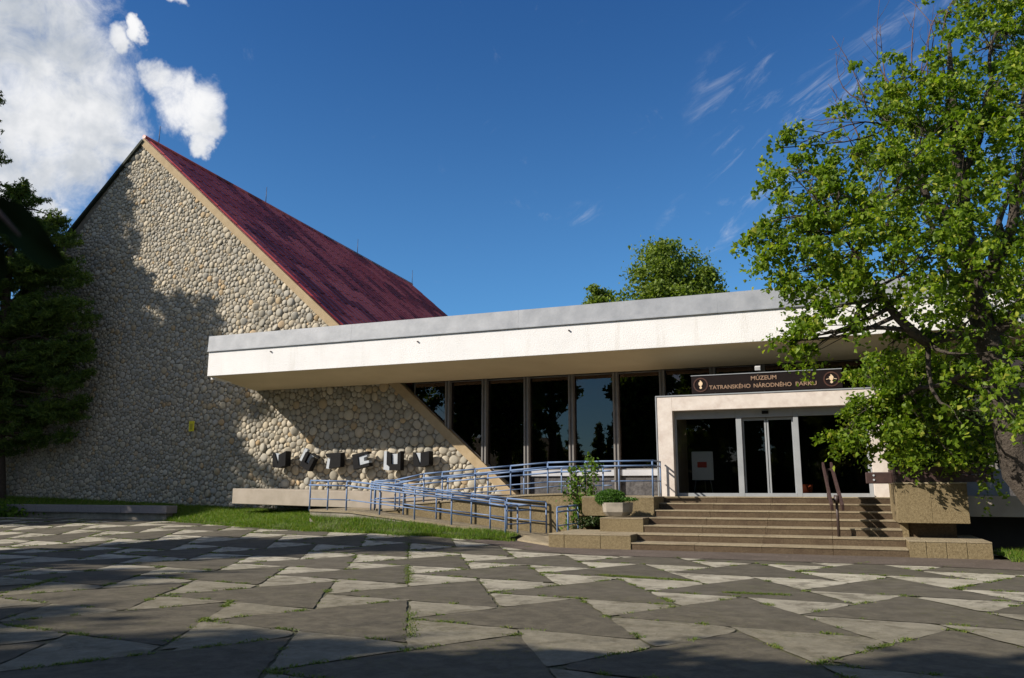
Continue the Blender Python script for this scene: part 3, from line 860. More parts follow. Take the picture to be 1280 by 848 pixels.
# ------------------------------------------------------------------ sign over the portal
SX0, SX1, SZ0, SZ1 = -3.53, .36, 3.955, 4.44
YSG = YP - .03
sg = empty('museum_sign', ((SX0 + SX1) / 2, YSG, SZ0), 'long dark brown museum name board with copper lettering above the door portal', 'sign')
bb = MB(); bb.box(SX0, SX1, YSG, YSG + .10, SZ0, SZ1); bb.build('board', M['sign_board'], sg, bevel=.004)
bb = MB(); bb.box(SX0 - .01, SX1 + .01, YSG - .02, YSG + .115, SZ1 + .002, SZ1 + .022); bb.build('top_strip', M['alu'], sg)
for X in (-2.9, -1.6, -.3):
    bb = MB(); bb.box(X - .02, X + .02, YSG + .03, YSG + .07, PZT + .036, SZ0); bb.build('bracket', M['alu'], sg)
def text_mesh(txt, size, x, z, y, m, parent, width=None):
    cu = bpy.data.curves.new('lettering', 'FONT'); cu.body = txt; cu.size = size; cu.extrude = .006; cu.align_x = 'CENTER'; cu.align_y = 'CENTER'
    cu.offset = .0025
    ob = bpy.data.objects.new('tmp_text', cu); col.objects.link(ob)
    dg = bpy.context.evaluated_depsgraph_get()
    me = bpy.data.meshes.new_from_object(ob.evaluated_get(dg)); bpy.data.objects.remove(ob)
    xs_ = [v_.co.x for v_ in me.vertices]; wd = max(xs_) - min(xs_); cx = (max(xs_) + min(xs_)) / 2
    k = (width / wd) if width else 1
    off = world_loc(parent)
    for v_ in me.vertices:
        v_.co = Vector((x + (v_.co.x - cx) * k, y - v_.co.z, z + v_.co.y)) - off
    me.materials.clear(); me.materials.append(m)
    o = bpy.data.objects.new('lettering', me); col.objects.link(o); o.parent = parent
    return o
text_mesh("MÚZEUM", .155, -1.60, 4.305, YSG - .006, M['copper'], sg, .66)
for wd_, a, b_ in (("TATRANSKÉHO", 0, .395), ("NÁRODNÉHO", .425, .775), ("PARKU", .812, 1.0)):
    text_mesh(wd_, .15, -3.05 + 2.78 * (a + b_) / 2, 4.10, YSG - .006, M['copper'], sg, 2.78 * (b_ - a))
for X, first in ((-3.28, True), (.10, False)):
    er = MB(); N = 28; ro, ri = .20, .165
    zc = 4.19
    vs = []; fs = []
    for k in range(N):
        a = 2 * math.pi * k / N
        for r_, y_ in ((ro, YSG - .012), (ri, YSG - .012), (ro, YSG + .001), (ri, YSG + .001)): vs.append((X + r_ * math.cos(a), y_, zc + r_ * math.sin(a)))
    for k in range(N):
        p_, q_ = 4 * k, 4 * ((k + 1) % N)
        fs += [(p_, q_, q_ + 1, p_ + 1), (p_ + 2, q_ + 2, q_, p_), (p_ + 1, q_ + 1, q_ + 3, p_ + 3)]
    er.add(vs, fs)
    emb = er.build('emblem', M['ring'], sg)
    # pale flower bud on a small goblet-like base
    fl = MB()
    fl.prism([(X - .05, zc + .0), (X - .055, zc + .06), (X - .02, zc + .09), (X - .012, zc + .135), (X + .012, zc + .11), (X + .035, zc + .085), (X + .055, zc + .05), (X + .045, zc), (X + .015, zc - .035), (X - .02, zc - .035)], 'y', YSG - .014, YSG - .002)
    fl.prism([(X - .012, zc - .037), (X + .012, zc - .037), (X + .04, zc - .085), (X, zc - .115), (X - .04, zc - .085)], 'y', YSG - .014, YSG - .002)
    if not first:
        fl.prism([(X - .13, zc - .01), (X - .06, zc + .005), (X - .06, zc + .02), (X - .13, zc + .005)], 'y', YSG - .012, YSG - .002)
        fl.prism([(X + .13, zc - .01), (X + .06, zc + .005), (X + .06, zc + .02), (X + .13, zc + .005)], 'y', YSG - .012, YSG - .002)
    fl.build('flower', M['cream'], emb)

fl = empty('floodlight', (-1.75, YP + .1, 4.5), 'small pale floodlight fixed behind the top of the sign', 'lamp')
q = MB(); q.obox((-1.75, YP + .12, 4.60), (.075, 0, 0), (0, .05, .02), (0, -.02, .05)); q.build('housing', M['lamp'], fl, bevel=.01)
q = MB(); q.tube([(-1.75, YP + .14, 4.55), (-1.75, YP + .16, PZT + .04)], .012, 6); q.build('bracket', M['brown_steel'], fl)

# ------------------------------------------------------------------ letters on the stone wall (black blocks with pale facets)
YL = YW - .42
def letter(px0, px1, py0, py1, label, fn):
    a, b_ = atY(px0, py1, YL), atY(px1, py0, YL)
    c = Vector(((a.x + b_.x) / 2, YL, (a.z + b_.z) / 2)); hw, hh = (b_.x - a.x) / 2, (b_.z - a.z) / 2
    e_ = empty('letter_block', (c.x, YW, c.z), label, 'letter', 'sculpted letters on the stone wall')
    fn(e_, c, hw, hh)
    for k in (-.4, .4):
        st_ = MB(); st_.tube([(c.x + hw * k, YL + .1, c.z), (c.x + hw * k, YW + .02, c.z)], .02, 6); st_.build('standoff', M['brown_steel'], e_)
def P2(c, hw, hh, pts, rot=0.0):
    cr, sr = math.cos(rot), math.sin(rot)
    return [(c.x + hw * (x * cr) - hh * z * sr, c.z + hw * x * sr + hh * z * cr) for x, z in pts]
def l_m(flip):
    def f(e_, c, hw, hh):
        b = MB()
        # two leaves folded outwards with a V notch between
        b.prism(P2(c, hw, hh, [(-1, .9), (-.72, .82), (-.02, -.98), (-.9, -.9)]), 'y', YL - .02, YL + .22)
        b.prism(P2(c, hw, hh, [(.02, .55 if not flip else .8), (1, 1), (1, -.72), (.02, -1)]), 'y', YL - .10, YL + .22)
        b.build('body', M['black'], e_, bevel=.004)
        g = MB(); g.prism(P2(c, hw, hh, [(-.70, .80), (0, .62 if not flip else .80), (0, -.95)]), 'y', YL + .02, YL + .20); g.build('facet', M['pale_facet'], e_)
    return f
def l_u_tilt(e_, c, hw, hh):
    r = R(-28)
    b = MB(); b.prism(P2(c, hw * .75, hh * .85, [(-.55, .75), (-.1, .75), (-.1, -.35), (.5, -.35), (.5, .55), (1, .55), (1, -1), (-.55, -1)], r), 'y', YL - .06, YL + .2)
    b.build('body', M['black'], e_, bevel=.004)
    g = MB(); g.prism(P2(c, hw * .75, hh * .85, [(-.08, .7), (.48, .7), (.48, -.33), (-.08, -.33)], r), 'y', YL + .06, YL + .18); g.build('facet', M['pale_facet'], e_)
    g = MB(); g.prism(P2(c, hw * .75, hh * .85, [(-1.0, 1.05), (-.57, 1.05), (-.57, -.5), (-1.0, -.5)], r), 'y', YL + .0, YL + .16); g.build('facet', M['pale_facet'], e_)
    g = MB(); g.prism(P2(c, hw * .75, hh * .85, [(.3, 1.02), (1.35, 1.02), (1.35, .80), (.3, .80)], r), 'y', YL - .02, YL + .1); g.build('accent', M['black'], e_)
def l_z(e_, c, hw, hh):
    b = MB(); b.prism(P2(c, hw, hh, [(-.35, .95), (1, 1), (1, -.75), (-.45, -.95), (-.30, .4), (-.75, .45), (-1, .9)]), 'y', YL - .08, YL + .2); b.build('body', M['black'], e_, bevel=.004)
    g = MB(); g.prism(P2(c, hw, hh, [(-.74, .40), (-.36, .38), (-.5, -1), (-.9, -.92)]), 'y', YL - .02, YL + .16); g.build('facet', M['pale_facet'], e_)
def l_e(e_, c, hw, hh):
    r = R(10)
    b = MB(); b.prism(P2(c, hw * .95, hh * .9, [(-1, 1), (.95, 1), (.95, .72), (-.3, .6), (-.3, -.6), (.95, -.55), (.95, -.95), (-1, -1)], r), 'y', YL - .06, YL + .2); b.build('body', M['black'], e_, bevel=.004)
    g = MB(); g.prism(P2(c, hw * .95, hh * .9, [(-.28, .57), (.75, .68), (.75, .38), (.35, .3), (.32, -.15), (.9, -.2), (.9, -.5), (-.28, -.58)], r), 'y', YL - .02, YL + .18); g.build('facet', M['pale_facet'], e_)
def l_u(e_, c, hw, hh):
    b = MB(); b.prism(P2(c, hw, hh, [(-.5, .9), (-.1, .8), (-.02, -.35), (.65, -.35), (.65, .8), (1, 1), (1, -1), (-.2, -.95), (-.2, -.6), (-.5, -.4)]), 'y', YL - .06, YL + .2); b.build('body', M['black'], e_, bevel=.004)
    g = MB(); g.prism(P2(c, hw, hh, [(-.08, .72), (.63, .72), (.63, -.33), (0, -.33)]), 'y', YL - .0, YL + .18); g.build('facet', M['pale_facet'], e_)
    g = MB(); g.prism(P2(c, hw, hh, [(-.92, 1), (-.62, 1), (-.62, -.38), (-.30, -.62), (-.30, -.98), (-.95, -.9)]), 'y', YL - .02, YL + .16); g.build('facet', M['pale_facet'], e_)
letter(340, 359.5, 564, 585.5, 'black letter M block, first from the shaded stones, with a pale V notch', l_m(False))
letter(372, 396, 562, 588, 'tilted black letter U block with accent bar and pale inner square', l_u_tilt)
letter(407, 427.5, 566, 586.5, 'black letter Z block with one narrow pale strip at its edge', l_z)
letter(441, 463, 565, 586.5, 'slightly tilted black letter E block around a pale bracket shape', l_e)
letter(479, 502, 564, 588.5, 'upright black letter U block with pale square and pale side strip', l_u)
letter(516, 538, 564, 584.5, 'black letter M block next to the sloping trim, last of the row', l_m(True))

# yellow plate
yp = empty('wall_plate', (-23.43, YW - .2, 3.65), 'small yellow plate mounted on the shaded cobbled wall', 'sign')
ypc = atY(239.5, 533, YW - .2)
q = MB(); q.box(ypc.x - .13, ypc.x + .12, YW - .21, YW - .18, ypc.z - .2, ypc.z + .2); q.build('plate', M['yellow'], yp, bevel=.004)
q = MB(); q.box(ypc.x - .07, ypc.x + .06, YW - .214, YW - .2105, ypc.z - .13, ypc.z + .1); q.build('printed_panel', M['yellow_dark'], yp)
q = MB(); q.tube([(ypc.x, YW - .18, ypc.z), (ypc.x, YW + .02, ypc.z)], .02, 6); q.build('fixing', M['brown_steel'], yp)

# ------------------------------------------------------------------ ledge along the foot of the stones
lx0, lx1 = -19.25, -9.6
q = MB(); q.hexa([(lx0, 22.75, .86), (lx1, 22.75, .66), (lx1, 24.9, .66), (lx0, 24.9, .86), (lx0, 22.75, 1.37), (lx1, 22.75, 1.18), (lx1, 24.9, 1.18), (lx0, 24.9, 1.37)])
led = empty('concrete_ledge', (-15, 24, .5), 'long pale concrete ledge hovering along the foot of the cobbled wall', 'ledge')
q.build('slab', M['concrete'], led, bevel=.015)
q = MB(); q.box(lx0 + 1.2, lx1 - .4, 23.7, 24.9, .2, .70); q.build('footing', M['concrete_dark'], led)

# ------------------------------------------------------------------ steps
stp = empty('entrance_steps', (-1.5, YS + 2, 0), 'broad flight of seven brown aggregate steps below the glass doors', 'steps')
SXL, SXR = -4.385, 1.30
for k in range(7):
    y0 = YS + k * GOING; y1 = YS + (k + 1) * GOING if k < 6 else YP + .4
    z0, z1 = k * RISE, (k + 1) * RISE
    if k < 2: xl, xr = SXL, SXR
    elif k < 4: xl, xr = SXL - (0.0 if k < 4 else 0), SXR
    else: xl, xr = SXL, SXR
    q = MB()
    nseg = 4
    cuts = [xl + (xr - xl) * (i / nseg) for i in range(nseg + 1)]
    for c0, c1 in zip(cuts, cuts[1:]):
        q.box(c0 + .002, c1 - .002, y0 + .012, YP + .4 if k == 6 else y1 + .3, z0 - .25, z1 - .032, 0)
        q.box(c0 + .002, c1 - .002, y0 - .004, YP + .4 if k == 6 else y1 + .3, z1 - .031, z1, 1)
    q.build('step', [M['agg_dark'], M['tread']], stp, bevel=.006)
# left cheek tiers
def cheek(x0, x1, y0, y1, z0, z1, seams=(), name='cheek_block', cap=M['tread'], body=M['agg']):
    q = MB()
    xsn = [x0] + list(seams) + [x1]
    for a, b_ in zip(xsn, xsn[1:]):
        q.box(a + .004, b_ - .004, y0, y1, z0, z1 - .03, 0)
        q.box(a + .003, b_ - .003, y0 - .008, y1, z1 - .029, z1, 1)
    return q.build(name, [body, cap], stp, bevel=.008)
cheek(-6.36, SXL, YS - .012, 20.6, -.1, 2 * RISE, (-5.97, -5.1))
cheek(-5.46, SXL + .01, YS + 2 * GOING - .012, 21.6, 2 * RISE - .02, 4 * RISE)
cheek(-6.30, SXL + .02, YS + 4 * GOING - .03, YP + 1.6, .66, LAND + .003, (-5.0,))
cheek(-5.46, SXL + .015, YS + 4 * GOING - .02, YP, .3, .655)
cheek(-8.6, -4.56, 22.9, YG - .15, .3, LAND + .001, name='landing')
cheek(SXR, 2.78, YS - .015, 21.2, -.15, 2 * RISE + .008, (1.62, 1.98, 2.34))
q = MB(); q.box(SXR + .05, 9, 22.7, YG - .1, .1, LAND); q.build('landing', M['agg'], stp)
q = MB(); q.box(1.42, 2.3, 19.95, 22.6, .33, .70); q.build('recess_wall', M['agg'], stp)
q = MB(); q.box(SXR - .005, SXR + .12, YS + 2 * GOING, 22.7, .3, .66); q.build('stringer', M['agg'], stp)

# steel and timber handrail in the flight
hr = empty('stair_handrail', (.0, 19.6, .33), 'brown double handrail on a single post in the middle of the steps', 'handrail')
for pa, pb_ in (((.01, 19.57, .33), (.01, 19.57, 1.20)), ((-.17, 21.75, LAND - .05), (-.17, 21.75, 1.8))):
    q = MB(); q.tube([pa, pb_], .032, 10); q.build('post', M['brown_steel'], hr)
for x0, x1 in ((-.09, -.245), (.125, -.055)):
    zl = .965
    q = MB(); q.bar((x0, 19.02, zl), (x1, 22.0, 1.95), .06, .15); q.build('rail', M['brown_wood'], hr, bevel=.012)
for pa, pb_ in (((-.09, 19.57, 1.13), (.12, 19.57, 1.13)), ((-.24, 21.75, 1.83), (-.05, 21.75, 1.83))):
    q = MB(); q.bar(pa, pb_, .05, .05); q.build('bracket', M['brown_steel'], hr)
q = MB(); q.tube([(.0, 19.55, 1.05), (.02, 19.55, 1.22)], .06, 8); q.build('clamp', M['brown_steel'], hr)

# ------------------------------------------------------------------ ramp
def dz(x): return float(np.interp(x, [-14.4, -13.0, -8.3, -7.6], [.77, .74, .24, .17]))
def uz(x): return float(np.interp(x, [-14.4, -12.6, -7.4, -6.2], [.77, .76, 1.14, LAND]))
rmp = empty('access_ramp', (-10, 21, .2), 'concrete wheelchair ramp folding back beside the steps', 'ramp')
Y0, Y1, Y2, Y3 = 20.30, 21.45, 21.62, 22.70
def deck(name, xs_, y0, y1, fz, th, mats_, zb=None):
    q = MB()
    for a, b_ in zip(xs_, xs_[1:]):
        za, zb_ = fz(a), fz(b_)
        la, lb_ = (zb, zb) if zb is not None else (za - th, zb_ - th)
        q.hexa([(a, y0 + .03, la), (b_, y0 + .03, lb_), (b_, y1, lb_), (a, y1, la), (a, y0 + .03, za - .06), (b_, y0 + .03, zb_ - .06), (b_, y1, zb_ - .06), (a, y1, za - .06)], 0)
        q.hexa([(a, y0, za - .059), (b_, y0, zb_ - .059), (b_, y1, zb_ - .059), (a, y1, za - .059), (a, y0, za), (b_, y0, zb_), (b_, y1, zb_), (a, y1, za)], 1)
    return q.build(name, mats_, rmp)
deck('lower_deck', [-13.0, -11.8, -10.6, -9.4, -8.3, -7.6], Y0, Y1, dz, .6, [M['concrete_dark'], M['tread']], zb=-.1)
deck('turning_platform', [-14.35, -13.004], Y0, Y3, dz, .6, [M['concrete_dark'], M['tread']], zb=.1)
deck('upper_deck', [-13.0, -12.6, -11, -9.2, -7.4, -6.31], Y2, Y3, uz, .6, [M['agg'], M['tread']], zb=.0)
# raised kerb with a flat coping along the upper flight
q = MB()
for a, b_ in zip([-11.9, -10, -8, -6.31], [-10.002, -8.002, -6.312]):
    za, zb_ = uz(a) + .07, uz(b_) + .07
    q.hexa([(a, Y2 - .13, -.0), (b_, Y2 - .13, -.0), (b_, Y2 - .002, -.0), (a, Y2 - .002, -.0), (a, Y2 - .13, za), (b_, Y2 - .13, zb_), (b_, Y2 - .002, zb_), (a, Y2 - .002, za)], 0)
    q.hexa([(a, Y2 - .16, za + .001), (b_, Y2 - .16, zb_ + .001), (b_, Y2 + .06, zb_ + .001), (a, Y2 + .06, za + .001), (a, Y2 - .16, za + .045), (b_, Y2 - .16, zb_ + .045), (b_, Y2 + .06, zb_ + .045), (a, Y2 + .06, za + .045)], 1)
q.build('kerb_wall', [M['agg'], M['tread']], rmp)
poly = [(-7.62, Y0 - .25), (-6.37, 19.2), (-6.37, 21.48), (-7.62, 21.48)]
q = MB(); n_ = 4
q.add([(-7.602, Y0 - .6, .10), (-6.37, 18.75, .06), (-6.37, 21.47, .20), (-7.602, 21.47, .17), (-7.602, Y0, .17), (-7.602, Y0 - .6, -.1), (-6.37, 18.75, -.1)], [(0, 1, 2, 3, 4), (5, 6, 1, 0)])
q.build('apron', M['tread'], rmp)

# ------------------------------------------------------------------ blue railings
def railing(label, pts, zf, posts, hts=(.83, .70, .30), extra=None, inner=0.07):
    """pts: list of (x, y, zbase); posts: list of (x, y, zbase, zdrop)"""
    c = pts[len(pts) // 2]
    e_ = empty('railing', (c[0], c[1], c[2]), label, 'railing', 'blue tube railings of the ramp')
    for (x, y, z, drop) in posts:
        q = MB(); q.tube([(x, y, z - drop), (x, y, z + hts[0] - .01)], .024, 8); q.build('post', M['blue'], e_)
    for i, h in enumerate(hts):
        q = MB()
        P = [Vector((x, y - (inner if i == 1 else 0), z + h)) for x, y, z in pts]
        for a, b_ in zip(P, P[1:]): q.tube([a, b_], .024 if i < 2 else .016, 8)
        q.build(('top_rail', 'hand_rail', 'mid_rail')[i], M['blue'], e_)
    return e_
def px_x(px, Y): return atY(px, 600, Y).x
yA = Y0 + .06
xa = [px_x(p, yA) for p in (388.5, 410.7, 434, 475.6, 519, 565, 613)]
pA = [(x, yA, dz(x), .05) for x in xa]
xe = px_x(631, 20.0)
pA.append((xe, 20.05, .22, .20))
line = [(xa[0], yA, dz(xa[0])), (xa[2], yA, dz(xa[2])), (-13.0, yA, .74), (xa[6], yA, dz(xa[6])), (xe, 20.05, .22)]
p1 = atY(647, 670, 20.75); p2 = atY(663, 667, 21.3)
railing('blue railing along the outer edge of the lower ramp, ending at the grass', line, dz, pA)
q1 = (px_x(647, 20.6), 20.6, .19, .15); q2 = (px_x(663, 21.1), 21.1, .2, .1)
railing('short blue railing turning back from the ramp mouth beside the grass', [(xe + .04, 20.1, .20), q1[:3], q2[:3]], dz, [q1, q2], hts=(.72, .60, .25), inner=.04)
yB = Y1 - .04
xb = [px_x(p, yB) for p in (464.5, 505, 546, 589.7, 633.7, 682.5)]
railing('blue railing between the lower and the upper ramp flights', [(x, yB, dz(x)) for x in xb], dz, [(x, yB, dz(x), .05) for x in xb])
r1 = (px_x(696, 20.3), 20.3, .17, .1); r2 = (px_x(709.5, 20.75), 20.75, .19, .1); r3 = (px_x(722, 21.2), 21.2, .21, .1)
railing('short blue railing at the ramp mouth nearest the stair cheek', [r1[:3], r2[:3], r3[:3]], dz, [r1, r2, r3], hts=(.72, .60, .25), inner=.04)
yC_ = Y2 - .05
xc = [px_x(p, yC_) for p in (469, 494.6, 530, 553, 594, 638.4, 684.8, 731.5)]
kc = lambda x: uz(x) + (.11 if x > -11.9 else 0)
ptsC = [(x, yC_, kc(x)) for x in xc]
xd = px_x(816, yC_)
ptsC += [(xd, yC_, LAND + .11), (xd + .02, YP - .1, LAND + .11)]
postC = [(x, yC_, kc(x), .05) for x in xc] + [(px_x(774, yC_), yC_, LAND + .11, .12), (xd, yC_, LAND + .11, .12), (xd + .02, YP - .15, LAND + .11, .12)]
railing('blue railing rising along the upper ramp to the landing beside the portal', ptsC, uz, postC)
yE = Y3 - .06
xe_ = [px_x(p, yE) for p in (470, 500, 560, 610, 655, 702, 754)]
railing('blue railing on the window side of the upper ramp', [(x, yE, uz(x)) for x in xe_] + [(px_x(765, yE), yE, LAND)], uz, [(x, yE, uz(x), .05) for x in xe_], hts=(.82, .70, .30))

# ------------------------------------------------------------------ planter trough on the cheek
tr = empty('planter_trough', (-5.2, 20.5, 4 * RISE), 'pale tapered concrete flower trough standing on the left stair cheek', 'planter')
q = MB()
x0, x1, y0, y1, z0, z1 = -5.50, -4.80, 20.05, 20.75, 4 * RISE + .03, 1.02
def ring(x0, x1, y0, y1, z, c): return [(x0 + c, y0, z), (x1 - c, y0, z), (x1, y0 + c, z), (x1, y1 - c, z), (x1 - c, y1, z), (x0 + c, y1, z), (x0, y1 - c, z), (x0, y0 + c, z)]
rings = [ring(x0 + .10, x1 - .10, y0 + .1, y1 - .1, z0, .1), ring(x0 + .02, x1 - .02, y0 + .02, y1 - .02, z0 + .10, .12), ring(x0, x1, y0, y1, z1, .13), ring(x0 + .06, x1 - .06, y0 + .06, y1 - .06, z1, .12), ring(x0 + .07, x1 - .07, y0 + .07, y1 - .07, z1 - .08, .12)]
vs = [p for r_ in rings for p in r_]; fs = [tuple(range(7, -1, -1))]
for i in range(4):
    for k in range(8): fs.append((i * 8 + k, i * 8 + (k + 1) % 8, (i + 1) * 8 + (k + 1) % 8, (i + 1) * 8 + k))
q.add(vs, fs); q.build('bowl', M['concrete_dark'], tr, bevel=.01)
q = MB(); q.add(ring(x0 + .06, x1 - .06, y0 + .06, y1 - .06, z1 - .05, .12), [tuple(range(8))]); q.build('soil', M['soil'], tr)

# ------------------------------------------------------------------ right-hand block, boards, beam
blk = empty('concrete_planter', (1.9, 20, .65), 'cantilevered brown aggregate planter block to the right of the steps', 'planter')
q = MB()
q.box(1.20, 1.86, 19.30, 21.6, .652, 1.46); q.box(1.862, 2.545, 19.30, 21.6, .652, 1.46)
q.build('body', M['agg'], blk, bevel=.008)
q = MB(); q.box(1.19, 2.555, 19.285, 21.62, 1.462, 1.495); q.build('coping', M['tread'], blk, bevel=.006)
q = MB(); q.box(1.45, 2.35, 19.9, 21.5, .338, .65); q.build('plinth', M['agg_dark'], blk)
bo = empty('board_parapet', (1.9, 20, 1.5), 'dark brown wooden board parapet on top of the right planter block', 'parapet')
for i in range(2):
    z0 = 1.50 + i * .165
    q = MB(); q.box(1.24, 3.05, 19.34, 19.38, z0, z0 + .155); q.build('front_board', M['brown_wood'], bo, bevel=.006)
    q = MB(); q.box(1.22, 1.26, 19.385, 21.8, z0, z0 + .155); q.build('side_board', M['brown_wood'], bo, bevel=.006)
q = MB(); q.box(.66, 1.215, 20.30, 20.34, 1.475, 1.73)
brd = q.build('end_board', M['brown_wood'], bo, bevel=.05, bseg=3)
for z_ in (1.56, 1.66):
    q = MB(); q.tube([(.83, 20.295, z_), (.83, 20.28, z_)], .022, 10); q.build('bolt_cap', M['pale_facet'], brd)
for x0 in (2.6, 1.27):
    q = MB(); q.box(x0, x0 + .06, 19.39, 19.45, 1.498, 1.86); q.build('post', M['brown_wood'], bo)

bm_ = empty('concrete_beam', (3.2, 20.8, .8), 'pale concrete beam bridging the dark recess by the tree trunk', 'beam')
q = MB(); q.box(2.56, 8.5, 20.5, 20.85, .76, 1.21); q.build('slab', M['concrete'], bm_, bevel=.01)
q = MB(); q.box(8.1, 8.5, 20.52, 20.83, 0, .755); q.build('pier', M['concrete_dark'], bm_)
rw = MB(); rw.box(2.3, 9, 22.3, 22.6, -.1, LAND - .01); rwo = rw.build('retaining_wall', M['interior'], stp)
cbx = empty('steel_cabinet', (3.1, 21.6, 1.2), 'blue grey steel cabinet in the shade behind the concrete beam', 'cabinet')
q = MB(); q.box(2.75, 3.65, 21.3, 21.9, LAND, 1.74); q.build('body', M['cabinet'], cbx, bevel=.01)
q = MB(); q.box(2.71, 3.69, 21.26, 21.94, 1.742, 1.80); q.build('lid', M['flash'], cbx, bevel=.01)
for x0 in (2.8, 3.21):
    q = MB(); q.box(x0, x0 + .39, 21.285, 21.298, LAND + .06, 1.70); q.build('door', M['cabinet'], cbx)
q = MB(); q.box(2.6, 8.0, 20.9, 22.3, LAND - .12, LAND - .006); q.build('terrace', M['concrete_dark'], stp)

# ------------------------------------------------------------------ low wall on the left of the plaza
lw = empty('low_wall', (-28, 22.3, .2), 'long low granite-capped wall under the conifer at the plaza edge', 'low wall')
xl1 = lw_x1
q = MB()
cutx = list(np.linspace(-36, xl1, 8))
for a, b_ in zip(cutx, cutx[1:]): q.box(a + .006, b_ - .006, 22.05, 22.55, .52, .78)
q.build('capstone', M['granite'], lw, bevel=.012)
q = MB(); q.box(-36, xl1 - .15, 22.2, 22.5, .1, .518); q.build('base', M['concrete_dark'], lw)

# ------------------------------------------------------------------ things behind the glass
ea = empty('flip_chart', (-3.3, 24.0, LAND), 'white flip chart easel with a red card behind the door glass', 'flip chart')
yE2 = YD + .55
ce = atY(878, 580, yE2)
q = MB(); q.box(ce.x - .30, ce.x + .30, yE2, yE2 + .03, 1.60, 2.40)
q.build('board', M['whiteboard'], ea, bevel=.02)
q = MB(); q.box(ce.x - .14, ce.x + .12, yE2 - .008, yE2 - .002, 1.95, 2.11); q.build('card', M['red'], ea)
for s_ in (-1, 1):
    q = MB(); q.tube([(ce.x + .2 * s_, yE2 + .02, 1.62), (ce.x + .27 * s_, yE2 + .02, LAND)], .014, 6); q.build('leg', M['alu'], ea)
q = MB(); q.tube([(ce.x, yE2 + .05, 2.3), (ce.x, yE2 + .55, LAND)], .014, 6); q.build('leg', M['alu'], ea)
po = empty('plant_pot', (-.62, YD + .55, LAND), 'red flower pot on the floor behind the right door pane', 'pot')
pc = atY(1007, 605, YD + .5)
q = MB(); q.tube([(pc.x, YD + .5, LAND), (pc.x, YD + .5, LAND + .32)], [.13, .19], 16); q.build('pot', M['terracotta'], po)

# ------------------------------------------------------------------ foliage
def unit(n_):
    a = rng.normal(size=(n_, 3)); return a / np.linalg.norm(a, axis=1, keepdims=True)
def leaves(name, C_, size, m, parent=None, droop=.5, aspect=.8, var=.35, up=0.5, mesh_only=False):
    """C_ (n,3) leaf positions; every leaf a folded pointed blade of four triangles"""
    n_ = len(C_)
    d = unit(n_); d[:, 2] -= droop; d /= np.linalg.norm(d, axis=1, keepdims=True)
    nn = unit(n_); nn[:, 2] += up; 
    s_ = np.cross(d, nn); s_ /= np.linalg.norm(s_, axis=1, keepdims=True)
    nrm = np.cross(s_, d)
    L = size * (1 + var * rng.normal(size=(n_, 1)).clip(-1.8, 1.8)); W = L * aspect * .5
    base = C_ - d * L * .5
    V = np.stack([base, base + d * L * .35 + s_ * W + nrm * L * .10, base + d * L * 1.0, base + d * L * .35 - s_ * W + nrm * L * .10, base + d * L * .5 - nrm * L * .03], 1)
    F0 = np.array([(0, 4, 1), (1, 4, 2), (2, 4, 3), (3, 4, 0)])
    F = (F0[None] + (np.arange(n_) * 5)[:, None, None]).reshape(-1, 3)
    V = V.reshape(-1, 3)
    if mesh_only: return V, F
    return np_mesh(name, V, F, m, parent)

def curve(p, q, sag=0.0, jit=.1, n_=6, up=.0):
    p, q = Vector(p), Vector(q); L = (q - p).length; out = []
    j = Vector(rng.normal(0, 1, 3)) * jit * L
    for i in range(n_ + 1):
        tt = i / n_; b_ = math.sin(math.pi * tt)
        out.append(p.lerp(q, tt) + j * b_ + Vector((0, 0, 1)) * (up * L * b_ - sag * L * tt * tt))
    return out

